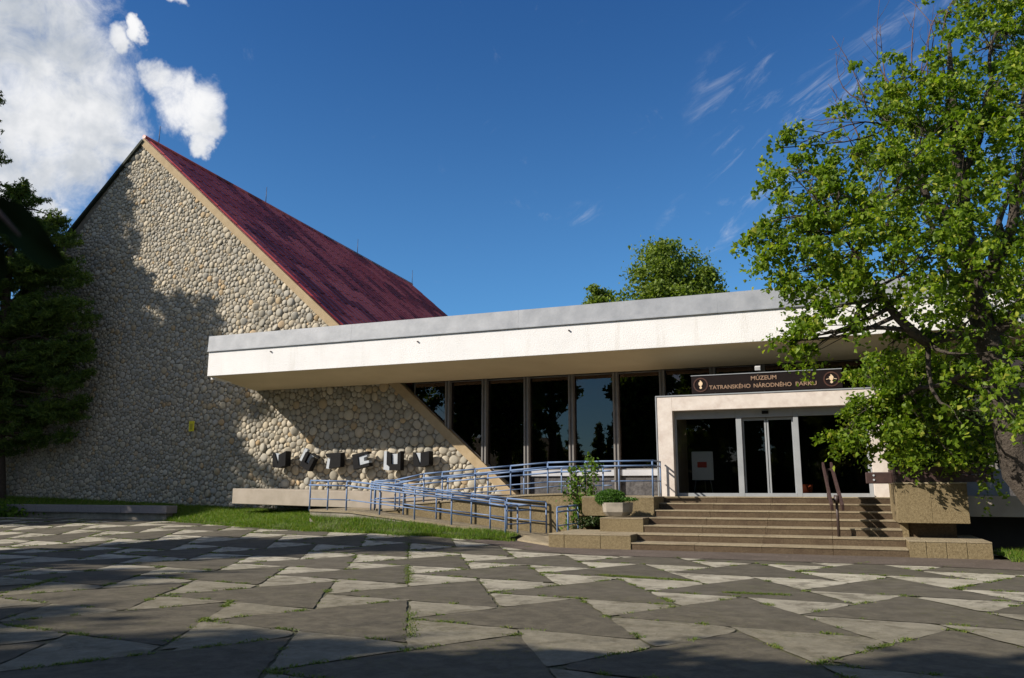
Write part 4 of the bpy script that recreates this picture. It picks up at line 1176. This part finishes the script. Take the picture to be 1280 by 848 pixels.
# --- the lime tree on the right
lime = empty('lime_tree', (3.9, 18.6, 0), 'large lime tree with yellowish flower bracts beside the entrance steps', 'tree')
clumps = [  # px, py, radius px, distance, density
    (1235, 60, 60, 16.5, 1), (1175, 95, 55, 16.0, 1), (1240, 140, 75, 15.5, 1), (1130, 95, 50, 17.0, .9), (1100, 150, 60, 16.5, 1), (1165, 170, 75, 15.6, 1),
    (1080, 110, 32, 17.5, .7), (1275, 40, 60, 17, 1), (1290, 120, 70, 15, 1), (1065, 190, 48, 16.5, 1), (1050, 240, 55, 16, 1), (1120, 235, 75, 15, 1), (1200, 250, 85, 14.8, 1), (1280, 230, 80, 14.5, 1),
    (1000, 175, 26, 16.8, .85), (975, 180, 16, 16.8, .7), (985, 205, 30, 16.6, .9), (1000, 225, 34, 16.4, .9), (970, 232, 18, 16.5, .6), (1025, 260, 42, 16, 1), (985, 270, 42, 15.8, 1), (950, 285, 24, 15.8, .9), (938, 297, 13, 15.8, .8),
    (1010, 305, 55, 15.6, 1.1), (965, 305, 26, 15.5, .9), (1070, 310, 65, 15, 1.1), (1150, 320, 70, 14.6, 1.0), (1235, 330, 75, 14.4, .9), (1290, 330, 60, 14, .9),
    (1005, 345, 34, 15.4, 1), (1035, 360, 38, 15.2, 1), (1090, 375, 42, 14.6, .9), (1015, 395, 28, 15.2, 1), (985, 340, 16, 15.4, .6), (1026, 415, 24, 15, 1.0), (1000, 418, 17, 15.2, .8), (982, 422, 11, 15.2, .6), (1012, 436, 11, 15, .7), (1062, 400, 30, 14.8, .8),
    (1140, 380, 34, 14.4, .7), (1215, 395, 40, 14.2, .55), (1270, 420, 34, 13.8, .7),
    (1090, 480, 36, 14.6, 1), (1120, 470, 32, 14.4, 1), (1088, 515, 28, 14.6, 1), (1058, 536, 16, 14.6, .9), (1044, 543, 9, 14.6, .7), (1105, 525, 42, 14.4, 1.1), (1140, 500, 45, 14.2, 1), (1100, 555, 28, 14.4, .9), (1150, 545, 40, 14.2, 1),
    (1185, 480, 45, 14.1, .8), (1190, 540, 42, 14.2, .9), (1215, 510, 32, 14, .7), (1235, 480, 34, 13.8, .7), (1275, 520, 20, 13.4, .8), (1270, 470, 26, 13.4, .7), (1210, 440, 36, 14.2, .5),
    (1130, 452, 38, 17.8, 1), (1180, 440, 42, 17.4, 1), (1230, 455, 42, 17, 1), (1275, 480, 40, 16.6, 1), (1230, 530, 45, 16.8, .9), (1160, 470, 36, 15.0, .9), (1205, 420, 34, 15.0, .9), (1150, 415, 30, 15.2, .9), (1110, 430, 26, 15.4, .9), (1245, 410, 34, 15.2, .9), (1180, 575, 34, 16.8, .8), (1100, 450, 26, 17.2, .9), (1180, 380, 40, 16.5, .9), (1260, 370, 45, 16.2, .9), (1225, 590, 28, 16.5, .6),
    # the far side of the crown, beyond the frame
    (1360, 80, 90, 16, 1), (1370, 220, 100, 15.5, 1), (1380, 350, 90, 15, 1), (1340, -40, 90, 16.5, 1), (1240, -30, 80, 17, 1), (1160, 200, 90, 18.5, .9), (1230, 300, 90, 18.5, .9), (1310, 180, 110, 18.8, .8), (1100, 290, 70, 18.2, .8), (1340, 440, 70, 14.5, .9),
]
base = Vector((4.02, 17.75, 0))
def ap(px, py, d_): return atD(px, py, d_)
trunk_pts = [base + Vector((.05, 0, -.1)), base + Vector((.02, 0, .35)), ap(1274, 590, 14.9), ap(1264, 540, 14.9), ap(1248, 470, 15.0), ap(1232, 420, 15.1), ap(1218, 365, 15.3), ap(1208, 300, 15.5), ap(1200, 220, 15.7), ap(1193, 150, 15.9), ap(1188, 90, 16.1), ap(1186, 40, 16.2)]
tk = MB(); tk.tube(trunk_pts, [.42, .33, .30, .28, .25, .215, .18, .15, .12, .09, .06, .02], 14)
tr_o = tk.build('trunk', M['bark'], lime)
lb_ = MB()
forks = [(5, [(1160, 430, 14.8), (1120, 395, 14.7), (1085, 345, 15), (1050, 290, 15.6)], .13), (6, [(1250, 320, 15), (1268, 250, 15), (1285, 180, 15.2), (1290, 60, 16)], .14), (5, [(1262, 400, 14.8), (1290, 360, 14.6), (1340, 300, 15)], .13),
         (7, [(1160, 250, 15.9), (1130, 200, 16.2), (1105, 140, 16.8)], .10), (8, [(1225, 170, 15.7), (1240, 100, 16.2), (1245, 40, 16.5)], .08), (4, [(1200, 470, 15.6), (1150, 485, 16.4), (1105, 505, 17.2)], .07), (6, [(1240, 330, 17), (1260, 250, 18.2), (1300, 190, 18.6)], .10), (6, [(1180, 320, 17), (1150, 250, 18.2), (1120, 280, 18.2)], .08)]
nodes_ = [(p, r_) for p, r_ in zip(trunk_pts[4:], [.2, .18, .15, .12, .1, .08, .06, .03])]
for ti, lst, r_ in forks:
    pts = [trunk_pts[ti]] + [ap(*q) for q in lst]
    fine = []
    for a, b_ in zip(pts, pts[1:]): fine += curve(a, b_, 0, .06, 4)[:-1]
    fine.append(pts[-1])
    rr = list(np.linspace(r_, .025, len(fine)))
    lb_.tube(fine, rr, 9); nodes_ += list(zip(fine[2:], rr[2:]))
leafC = []
for (px, py, rp__, d_, den) in clumps:
    if py > 460 and px < 1200: d_ += 2.9; den *= 1.45
    elif px < 1060: den *= 1.12
    c = ap(px, py, d_); rr = rp__ / FPX * d_
    # limb from the nearest node
    nd = min(nodes_, key=lambda k: (k[0] - c).length + (.6 if k[0].z > c.z + .4 else 0))
    cv = curve(nd[0], c, .04, .10, 5)
    lb_.tube(cv, list(np.linspace(min(nd[1] * .6, .05), .01, len(cv))), 6)
    nsub = max(4, int(5.6 * (rr / .5) ** 2 * den))
    for _ in range(nsub):
        v_ = unit(1)[0]; s_c = np.array(c) + v_ * rr * rng.uniform(.25, 1.0) ** .6 * np.array([1, 1.1, .92])
        a = cv[rng.integers(2, 6)]
        lb_.tube(curve(a, s_c, .05, .12, 3), [.011, .008, .006, .003], 4, caps=False)
        # a hanging spray: leaves spread along drooping twigs
        k = int(rng.integers(46, 78) * den)
        out_ = (s_c - np.array(c)); out_ = out_ / (np.linalg.norm(out_) + 1e-6)
        tt = rng.random((k, 1))
        sp_ = rng.uniform(.14, .30)
        pts = s_c + out_ * (tt - .3) * .40 + rng.normal(0, 1, (k, 3)) * sp_ * .40 * np.array([1, 1, .55]) - np.array([0, 0, 1]) * tt ** 2 * .30
        leafC.append(pts)
leafC = np.concatenate(leafC)
print('lime leaves', len(leafC))
lb_.build('limbs', M['bark'], lime)
leaves('crown', leafC, .090, M['lime_leaf'], lime, droop=.55, aspect=.85, up=.9)
tw = MB()     # dead twigs standing out of the top
for (x0, y0, x1, y1, d_) in ((1135, 120, 1128, -5, 16.8), (1120, 110, 1100, -5, 17), (1150, 130, 1170, 20, 16.6), (1110, 120, 1100, 30, 17), (1090, 130, 1045, 65, 17.2), (1085, 140, 1040, 45, 17.3), (1075, 175, 1035, 105, 17), (1070, 190, 1045, 140, 17), (1140, 100, 1145, 5, 16.8), (1160, 110, 1190, 10, 16.5), (1060, 150, 1040, 120, 17), (1175, 80, 1205, -20, 16.4), (1055, 145, 1030, 150, 17.1)):
    a, b_ = ap(x0, y0, d_), ap(x1, y1, d_ + .3)
    cv = curve(a, b_, 0, .10, 6); tw.tube(cv, list(np.linspace(.016, .004, len(cv))), 5)
    for i in range(2, 6):
        dirv = (cv[i + 1] - cv[i]).normalized() + Vector(rng.normal(0, .7, 3)); dirv.normalize()
        q_ = cv[i] + dirv * rng.uniform(.25, .6); tw.tube(curve(cv[i], q_, 0, .1, 3), [.007, .005, .004, .003], 4)
tw.build('dead_twigs', M['twig'], lime)

# --- conifers
def conifer(name, loc, h, r0, label, group=None, dens=1.0, leaf=.30, aspect=.16, seed=1, bare=.08, top_pow=.85, lean=0, cat='tree', irr=.18):
    st0 = np.random.default_rng(seed)
    e_ = empty(name, loc, label, cat, group)
    L = Vector(loc)
    q = MB(); q.tube([L + Vector((0, 0, -.2)), L + Vector((0, 0, h * .4)), L + Vector((lean, 0, h * .98))], [.020 * h, .014 * h, .015], 10); q.build('trunk', M['bark_dark'], e_)
    bb_ = MB(); cs = []
    z = h * bare
    while z < h * .97:
        f = (z - h * bare) / (h * (1 - bare))
        rad_ = r0 * (1 - f) ** top_pow + .12
        nb = max(4, int(5 + 5 * (1 - f)))
        for k in range(nb):
            a = st0.uniform(0, 2 * np.pi); rl = rad_ * st0.uniform(1 - 2 * irr, 1 + irr)
            zz = z + st0.uniform(-.2, .2)
            p0 = np.array([L.x + lean * f, L.y, L.z + zz]); dirh = np.array([math.cos(a), math.sin(a), 0])
            tip = p0 + dirh * rl + np.array([0, 0, -.18 * rl + .10 * rl * f])
            bb_.tube([p0, (p0 + tip) / 2 + np.array([0, 0, -.04 * rl]), tip], [.03, .02, .006], 4, caps=False)
            m_ = max(6, int(rl * 26 * dens))
            tt = st0.random((m_, 1)) ** .7 * .92 + .1
            lat_ = np.array([-math.sin(a), math.cos(a), 0])
            wv_ = (1.05 - tt) * rl * .35 + .12
            pts = p0 + (tip - p0) * tt + lat_ * (st0.uniform(-1, 1, (m_, 1)) * wv_) + np.array([0, 0, -1]) * (st0.random((m_, 1)) ** 2 * .30) + np.array([0, 0, -.04 * rl]) * 4 * tt * (1 - tt)
            cs.append(pts)
        z += h * .022 + .10
    cs = np.concatenate(cs)
    bb_.build('branches', M['bark_dark'], e_)
    leaves('crown', cs, leaf, M['needle'], e_, droop=.35, aspect=aspect, up=.6)
    return e_
g = 'tall trees around the plaza'
# the visible conifer at the left edge: bough masses carried by limbs off one leaning trunk
DP = 34.0
def bough_tree(label, base, pt, rads, pcl, dd0=0.0):
    pine = empty('pine_tree', base, label, 'tree')
    q = MB(); q.tube([pt[0] - Vector((0, 0, .4))] + pt, rads, 10); q.build('trunk', M['bark_dark'], pine)
    bb_ = MB(); cs = []
    for px, py, rp__, dd_ in pcl:
        c = atD(px, py, DP + dd_ + dd0); rr = rp__ / FPX * DP
        ax = [p.lerp(q2, f_ / 6) for p, q2 in zip(pt, pt[1:]) for f_ in range(6)]
        a = min(ax, key=lambda k: abs(k.z - (c.z + .3)))
        bb_.tube(curve(a, c, .03, .06, 4), [.06, .05, .035, .025, .01], 5, caps=False)
        for _ in range(max(5, int(24 * rr * rr / .5))):
            v_ = unit(1)[0]; e_p = np.array(c) + v_ * rr * rng.uniform(.3, 1.0) * np.array([1, 1, .75])
            out_ = e_p - np.array(a); out_[2] = 0; out_ /= np.linalg.norm(out_) + 1e-6
            k = int(rng.integers(40, 70)); tt = rng.random((k, 1))
            lat_ = np.array([-out_[1], out_[0], 0])
            cs.append(e_p + out_ * (tt - .5) * .75 + lat_ * rng.normal(0, .16, (k, 1)) * (1.1 - tt) + np.array([0, 0, 1]) * (rng.normal(0, .05, (k, 1)) + .10 * tt - .05))
    bb_.build('limbs', M['bark_dark'], pine)
    leaves('crown', np.concatenate(cs), .19, M['needle'], pine, droop=-.1, aspect=.22, up=.6)
bough_tree('dark conifer over the low wall in front of the shaded stone gable', (atY(-4, 620, 23.2).x, 23.2, .65),
           [atD(-2, 628, DP), atD(-3, 560, DP), atD(2, 450, DP), atD(10, 340, DP), atD(22, 262, DP), atD(30, 232, DP)], [.34, .30, .27, .22, .15, .08, .03],
           [(30, 238, 15, 0), (14, 252, 22, 0), (42, 252, 14, 0), (70, 272, 15, -.5), (62, 292, 24, -.5), (82, 300, 14, -.8), (25, 285, 34, 0), (-10, 290, 40, .5), (80, 332, 22, -.8), (50, 335, 38, -.4), (92, 352, 16, -.8), (5, 350, 45, 0), (85, 385, 26, -1), (105, 402, 15, -1), (50, 395, 42, -.5), (0, 410, 45, 0), (-40, 350, 45, .5), (-45, 430, 50, .5),
       (92, 435, 25, -1), (110, 448, 10, -1), (60, 450, 40, -.6), (10, 470, 42, 0), (85, 478, 18, -1), (70, 510, 28, -.8), (95, 522, 12, -1), (25, 520, 36, 0), (-35, 500, 45, .5), (80, 543, 14, -.8), (45, 548, 18, -.5), (12, 556, 18, 0), (100, 500, 7, -1), (108, 470, 8, -1), (-90, 400, 50, 1), (-95, 480, 50, 1), (-80, 320, 40, 1), (20, 400, 40, 2.5), (40, 470, 40, 2.5), (30, 330, 35, 2.2)])
bough_tree('taller conifer at the left edge whose tips stand before the cloud', tuple(atD(-78, 632, DP + .6)),
           [atD(-78, 640, DP + .6), atD(-72, 400, DP + .6), atD(-52, 220, DP + .6), atD(-46, 60, DP + .6)], [.34, .30, .22, .12, .03],
           [(-14, 122, 17, 0), (-16, 200, 20, 0), (-45, 160, 40, 0), (-70, 95, 40, 0), (-50, 235, 42, 0), (-90, 170, 45, 0), (-46, 55, 20, 0), (-85, 250, 50, .3), (-40, 290, 45, .5), (-110, 330, 55, .3), (-60, 350, 50, .6), (-110, 430, 60, .3), (-60, 470, 55, .8)], .6)
# trees left of and behind the camera: they shade the gable and the plaza and show in the window reflections
conifer('spruce_tree', (-41.2, 14.4, 0), 26.6, 6.0, 'tall spruce left of the plaza shading the gable wall', g, dens=1.5, leaf=.55, aspect=.2, seed=8, bare=.22, top_pow=.9, irr=.1)
conifer('spruce_tree', (-44.2, 13.6, 0), 28.2, 6.4, 'tall spruce further left of the plaza beside the first spruce', g, dens=1.5, leaf=.55, aspect=.2, seed=9, bare=.15, top_pow=.7, irr=.1)
conifer('spruce_tree', (-50.0, 12.0, 0), 27.0, 6.4, 'spruce at the far left of the plaza', g, dens=1.3, leaf=.6, aspect=.2, seed=10, bare=.08, top_pow=.8, irr=.1)
conifer('spruce_tree', (-36.2, 14.9, 0), 19.6, 5.6, 'shorter broad spruce nearest the plaza on the left', g, dens=1.9, leaf=.5, aspect=.2, seed=12, bare=.33, top_pow=.5, irr=.12)

def broadleaf(name, loc, h, crown, label, mleaf, group=None, seed=1, n_clump=40, per=60, leaf=.16, z0=.35, cat='tree', spread=1.0, bark='bark'):
    st0 = np.random.default_rng(seed)
    e_ = empty(name, loc, label, cat, group); L = Vector(loc)
    q = MB(); q.tube([L + Vector((0, 0, -.2)), L + Vector((.1, 0, h * .35)), L + Vector((0, .1, h * .9))], [.022 * h, .014 * h, .02], 10); q.build('trunk', M[bark], e_)
    bb_ = MB(); cs = []
    for i in range(n_clump):
        v_ = st0.normal(size=3); v_ /= np.linalg.norm(v_); rr = st0.random() ** .45
        zc = h * (z0 + (1 - z0) / 2); hz_ = h * (1 - z0) / 2
        taper = 1 - .35 * max(0, v_[2])
        c = np.array([L.x, L.y, L.z + zc]) + v_ * rr * np.array([crown * taper, crown * taper, hz_ * .95])
        s0 = Vector((L.x, L.y, L.z + max(h * .2, (c[2] - L.z) * .72)))
        bb_.tube(curve(s0, c, .02, .08, 4), [.06, .045, .03, .02, .008], 5, caps=False)
        rad_ = crown * st0.uniform(.20, .34) * spread
        cs.append(c + st0.normal(size=(per, 3)) * rad_ * .55 * np.array([1, 1, .75]))
    bb_.build('limbs', M[bark], e_)
    leaves('crown', np.concatenate(cs), leaf, mleaf, e_, droop=.4, aspect=.75, up=.7)
    return e_
# birches behind the flat roof
t1 = atD(838, 400, 62); t2 = atD(748, 400, 66)
broadleaf('birch_tree', (t1.x, t1.y, 0), 20.8, 4.1, 'larger birch with a forked crown above the flat roof', M['birch_leaf'], 'trees behind the museum roof', 21, 110, 300, .24, .42, spread=.85)
broadleaf('birch_tree', (t2.x, t2.y, 0), 18.3, 1.8, 'smaller round tree above the flat roof near the red roof end', M['birch_leaf'], 'trees behind the museum roof', 22, 50, 220, .24, .5)
t3 = atD(790, 400, 64)
t4 = atD(880, 400, 61)
broadleaf('birch_tree', (t4.x, t4.y, 0), 18.2, 2.6, 'birch crown hanging at the right flank of the larger birch', M['birch_leaf'], 'trees behind the museum roof', 23, 60, 220, .24, .45, spread=.85)

# trees behind the camera
bl = [(-31.0, -.6, 19.0, 3.2, 31), (-29.5, -13.5, 19.4, 3.6, 32), (-25.0, -12.0, 18.4, 2.9, 34), (-11.8, -3.6, 10.6, 2.2, 33), (-34.5, -9.0, 20.0, 3.8, 36), (-8.0, -14.0, 14.0, 3.4, 37), (-2.0, -13.0, 13.0, 3.6, 38), (4.5, -13.0, 14.0, 3.8, 39), (-23.0, -17.5, 22.5, 2.6, 40)]
names = ['ash tree left of the camera at the plaza side', 'tall ash behind the camera on the left', 'slimmer ash next to the tall ash', 'young maple just behind the camera', 'broad ash furthest left behind the plaza', 'dense maple behind the camera facing the doors', 'round maple behind the camera facing the doors', 'broad maple behind the camera on the right', 'thin very tall ash behind the other trees']
for (x, y, h, c, s_), lb in zip(bl, names):
    broadleaf('plaza_tree', (x, y, 0), h, c, lb, M['shrub_leaf'], g, s_, 85, 190, .42, .22)
far_rng = np.random.default_rng(77)
for i in range(44):
    x = -62 + i * 2.1 + far_rng.uniform(-.8, .8); y = -40 - far_rng.uniform(0, 8)
    h = far_rng.uniform(6.5, 9.5) + (4.5 if i % 9 == 4 else 0)
    conifer('spruce_tree', (x, y, 0), h, h * .24, 'spruce in the distant row across the plaza', 'distant spruces across the plaza', dens=.8, leaf=.6, aspect=.25, seed=100 + i, bare=.03)
# wooded ridge beyond them
hv = []; hf = []
na = 90
for i in range(na + 1):
    a = R(150 + 150 * i / na)
    for k in range(7):
        r_ = 260 + 90 * k
        hgt_ = (16 + 7 * math.sin(i * .21) + 4 * math.sin(i * .63 + 1) + 1.5 * math.sin(i * 1.9)) * [0, .55, 1, 1.35, 1.7, 2.2, 2.6][k]
        hv.append((r_ * math.sin(a), r_ * math.cos(a), hgt_ - .5))
for i in range(na):
    for k in range(6):
        a = i * 7 + k; hf.append((a, a + 1, a + 8, a + 7))
M['forest'] = rough_mat('far_forest', (.015, .03, .012), (.035, .06, .02), .08, .95, .3, 1, 2)
tag(np_mesh('wooded_hills', np.array(hv), np.array(hf), M['forest'], smooth=True), kind='structure')

# --- small plants
def plant(name, label, cat, C_, size, m, base, stems=None, aspect=.7, droop=.2, group=None):
    e_ = empty(name, base, label, cat, group)
    if stems is not None:
        q = MB()
        for a, b_ in stems: q.tube(curve(a, b_, 0, .08, 3), [.008, .007, .005, .003], 4)
        q.build('stems', M['twig'], e_)
    leaves('foliage', np.array(C_), size, m, e_, droop=droop, aspect=aspect)
    return e_
# juniper-like clump in the trough, spilling to the left
pc_ = np.array([-5.32, 20.35, 1.08])
k = 5200
v_ = unit(k); pts = pc_ + v_ * (rng.random((k, 1)) ** .4) * np.array([.40, .30, .22]) + np.array([0, 0, .05])
pts = pts[(pts[:, 2] > .93)]
pts2 = np.array([-4.85, 20.2, 1.10]) + unit(400) * (rng.random((400, 1)) ** .5) * np.array([.28, .15, .05])
plant('trough_plant', 'bushy bright green juniper spilling out of the concrete trough', 'plant', np.concatenate([pts, pts2]), .075, M['sprig'], (-5.3, 20.4, 1.0), [((-5.2 + .05 * i, 20.4, .97), (-5.45 + .1 * i, 20.2 + .05 * i, 1.18)) for i in range(5)], .22, -.4)
# climbing plant at the end of the upper ramp
pts = []; stems = []
for px, py0, py1, wd in ((717, 665, 585, 13), (735, 655, 572, 12), (722, 640, 600, 10), (741, 640, 580, 8)):
    for py in np.arange(py1, py0, 3.0):
        if py > 625 and px > 730 : continue
        c = atY(px + 3 * math.sin(py / 9), py, 21.25 if py > 622 else 21.40)
        wr = wd / FPX * 22 * (0.6 + .5 * rng.random())
        pts.append(np.array(c) + rng.normal(0, 1, (9, 3)) * np.array([wr * .6, .07, .06]))
    stems.append((atY(px, py0, 21.2), atY(px, py1, 21.35)))
plant('climbing_plant', 'leafy green climber at the end of the upper ramp railing', 'plant', np.concatenate(pts), .10, M['shrub_leaf'], (-6.6, 21.2, .3), stems)
# dark plant in the hollow under the upper cheek
c = np.array(atY(739, 652, 20.95)); pts = c + rng.normal(0, 1, (420, 3)) * np.array([.22, .12, .07])
pts[:, 2] = np.clip(pts[:, 2], .36, .62)
plant('hollow_plant', 'low dark plant in the hollow below the left landing', 'plant', pts, .07, M['dark_leaf'], tuple(c), [(tuple(c), tuple(c + np.array([.1, 0, .15])))])
c = np.array(atY(8, 640, 22.0)); pts = c + rng.normal(0, 1, (700, 3)) * np.array([.55, .2, .20])
plant('wall_plant', 'leafy green plant at the left end of the low wall', 'plant', pts, .12, M['shrub_leaf'], tuple(c), [(tuple(c - np.array([0, 0, .4])), tuple(c + np.array([.1 * i, 0, .2]))) for i in range(4)])
# shrub behind the board parapet
pts = []
for cx, cy, cz, rx, rz in ((1.75, 20.6, 2.0, .45, .45), (2.4, 20.8, 2.15, .55, .6), (3.0, 21.6, 2.3, .6, .7), (2.0, 21.6, 2.5, .6, .7), (3.6, 21.8, 2.5, .6, .8), (1.45, 21.0, 1.9, .25, .3), (4.6, 22.0, 2.4, .7, .8), (2.8, 22.2, 3.1, .7, .7), (4.0, 22.4, 3.2, .7, .7)):
    pts.append(np.array([cx, cy, cz]) + unit(900) * (rng.random((900, 1)) ** .45) * np.array([rx, rx * .8, rz]))
plant('planter_shrub', 'dark evergreen shrub growing behind the brown board parapet', 'shrub', np.concatenate(pts), .085, M['dark_leaf'], (2.2, 21, 1.45), [((2.2, 21, 1.4), (1.7 + .35 * i, 21.2 + .1 * i, 2.4)) for i in range(6)])
# weeds at the foot of the steps
def tuft(px, py, z, n_, w_, h_, label):
    p = atZ(px, py, z); q_ = np.array(p) + rng.normal(0, 1, (n_, 3)) * np.array([w_, .05, 0]) + np.array([0, 0, 1]) * rng.random((n_, 1)) * h_
    plant('weed', label, 'weed', q_, .05, M['shrub_leaf'], tuple(p), None, .35, -.5, 'weeds in the paving')
tuft(1068, 693, .02, 130, .09, .10, 'small weed tuft at the foot of the brown steps')
tuft(1213, 697, .02, 120, .07, .10, 'small weed at the foot of the right cheek')

# grass blades
def blades(name, P, h, wd, m, label=None, lean=.5):
    n_ = len(P)
    a = rng.uniform(0, 2 * np.pi, n_); hh = h * rng.uniform(.45, 1.25, n_)
    s_ = np.stack([np.cos(a), np.sin(a), 0 * a], 1); ln = rng.normal(0, lean, (n_, 2))
    tip = P + np.stack([ln[:, 0] * hh, ln[:, 1] * hh, hh], 1)
    mid = P + np.stack([ln[:, 0] * hh * .3, ln[:, 1] * hh * .3, hh * .55], 1)
    W = wd * rng.uniform(.7, 1.3, (n_, 1))
    V = np.stack([P - s_ * W, P + s_ * W, mid + s_ * W * .7, tip, mid - s_ * W * .7], 1).reshape(-1, 3)
    F0 = np.array([(0, 1, 2), (0, 2, 4), (4, 2, 3)])
    F = (F0[None] + (np.arange(n_) * 5)[:, None, None]).reshape(-1, 3)
    o = np_mesh(name, V, F, m); return tag(o, label, None, None, 'stuff')
def on_sheet(V, F, n_):
    T = V[F]; A = np.linalg.norm(np.cross(T[:, 1] - T[:, 0], T[:, 2] - T[:, 0]), axis=1); i = rng.choice(len(F), n_, p=A / A.sum())
    u_, v2 = rng.random((n_, 1)), rng.random((n_, 1))
    T = T[i]
    return T[:, 0] * (1 - u_) * (1 - v2) + T[:, 1] * u_ * (1 - v2) + T[:, 2] * u_ * v2 + T[:, 3] * (1 - u_) * v2
LP = on_sheet(LV, LF, 62000)
LP = LP[rng.random(len(LP)) < .62 + .5 * np.sin(LP[:, 0] * 2.3 + 1.3 * np.sin(LP[:, 1] * 3)) * np.sin(LP[:, 1] * 4.1 + LP[:, 0])]
blades('lawn_grass', LP, .105, .006, M['blade'], 'bright green grass along the foot of the ramp')
blades('bed_grass', on_sheet(BV, BF, 16000), .12, .008, M['blade'], 'green ground cover behind the low wall')
blades('verge_grass', on_sheet(GV, GF, 12000), .11, .008, M['blade'], 'leafy green verge right of the steps')
# weeds and moss in the paving joints
pts = []
for a, b_ in joint_segs:
    c = (a + b_) / 2
    if not (-30 < c[0] < 6 and 3.5 < c[1] < 22.5): continue
    if c[1] > 16.6 and c[0] > -6.8: continue
    L = np.linalg.norm(b_ - a); nn_ = int(L * 26)
    tt = rng.random(nn_)
    dens = np.sin(tt * 9 + c[0] * 5) * np.sin(tt * 23 + c[1] * 7) + .25 * np.sin(c[0] * .7 + c[1] * .9)
    keep = dens > rng.uniform(.25, .9)
    p = a + (b_ - a) * tt[keep][:, None]
    p = np.repeat(p, 9, 0) + rng.normal(0, .028, (len(p) * 9, 2))
    pts.append(np.column_stack([p, gz(p[:, 0], p[:, 1]) - .005]))
# a few longer weed strips seen in the photograph
for (x0, y0, x1, y1, nn_) in ((750, 719, 862, 726, 1500), (905, 741, 985, 744, 700), (180, 653, 300, 656, 900), (20, 738, 75, 722, 500), (512, 675, 512, 700, 160), (513, 765, 515, 797, 260), (510, 708, 511, 728, 380), (330, 660, 520, 668, 1200)):
    tt = rng.random((nn_, 1)) ; pa, pb_ = np.array(atZ(x0, y0))[:2], np.array(atZ(x1, y1))[:2]
    if y0 < 672: pa, pb_ = np.array(atZ(x0, y0, .14))[:2], np.array(atZ(x1, y1, .14))[:2]
    p = pa + (pb_ - pa) * tt + rng.normal(0, .04, (nn_, 2))
    pts.append(np.column_stack([p, gz(p[:, 0], p[:, 1]) - .005]))
blades('joint_grass', np.concatenate(pts), .024, .006, M['moss'], 'weeds and moss growing in the paving joints', lean=1.3)
# spill of grass over the plaza edge
tt = rng.random(9000); LFp = np.array(lawn_front)
i = np.minimum((tt * (len(LFp) - 1)).astype(int), len(LFp) - 2); fr_ = (tt * (len(LFp) - 1) - i)[:, None]
p = LFp[i] * (1 - fr_) + LFp[i + 1] * fr_; p[:, :2] += rng.normal(0, .10, (9000, 2)) * (1 + .8 * np.sin(p[:, :1] * 4)); p[:, 2] = gz(p[:, 0], p[:, 1])
blades('edge_grass', p, .08, .006, M['blade'], 'ragged grass fringe at the edge of the plaza', lean=.7)

# leaves of an overhanging branch close to the camera at the left
nb2 = empty('overhanging_twig', tuple(atD(-60, 250, .62)), 'dark out of focus leaf hanging close at the left edge', 'branch')
q = MB(); q.tube([atD(-140, 200, .64), atD(-60, 235, .63), atD(-5, 262, .62), atD(25, 295, .62)], [.003, .0025, .002, .001], 6); q.build('twig', M['twig'], nb2)
def big_leaf(pts_px, d_, name='leaf'):
    top = [atD(x, y, d_ + dd_) for x, y, dd_ in pts_px]
    q = MB(); n_ = len(top); c = sum(top, Vector()) / n_ + _fw * .012
    q.add(top + [c], [(i, (i + 1) % n_, n_) for i in range(n_)], smooth=True)
    q.add([p + _fw * .0006 for p in top] + [c + _fw * .0006], [((i + 1) % n_, i, n_) for i in range(n_)], smooth=True)
    return q.build(name, M['near_leaf'], nb2)
big_leaf([(-30, 240, 0), (5, 246, 0), (32, 258, .01), (55, 285, .02), (70, 308, .02), (84, 330, .03), (60, 338, .02), (38, 326, .01), (20, 310, 0), (8, 295, 0), (-20, 290, -.01)], .62)
big_leaf([(-40, 285, 0), (-8, 292, 0), (6, 312, .01), (10, 340, .02), (-4, 360, .02), (-25, 350, .01)], .60)
print('stones', n, 'objects', len(bpy.data.objects))
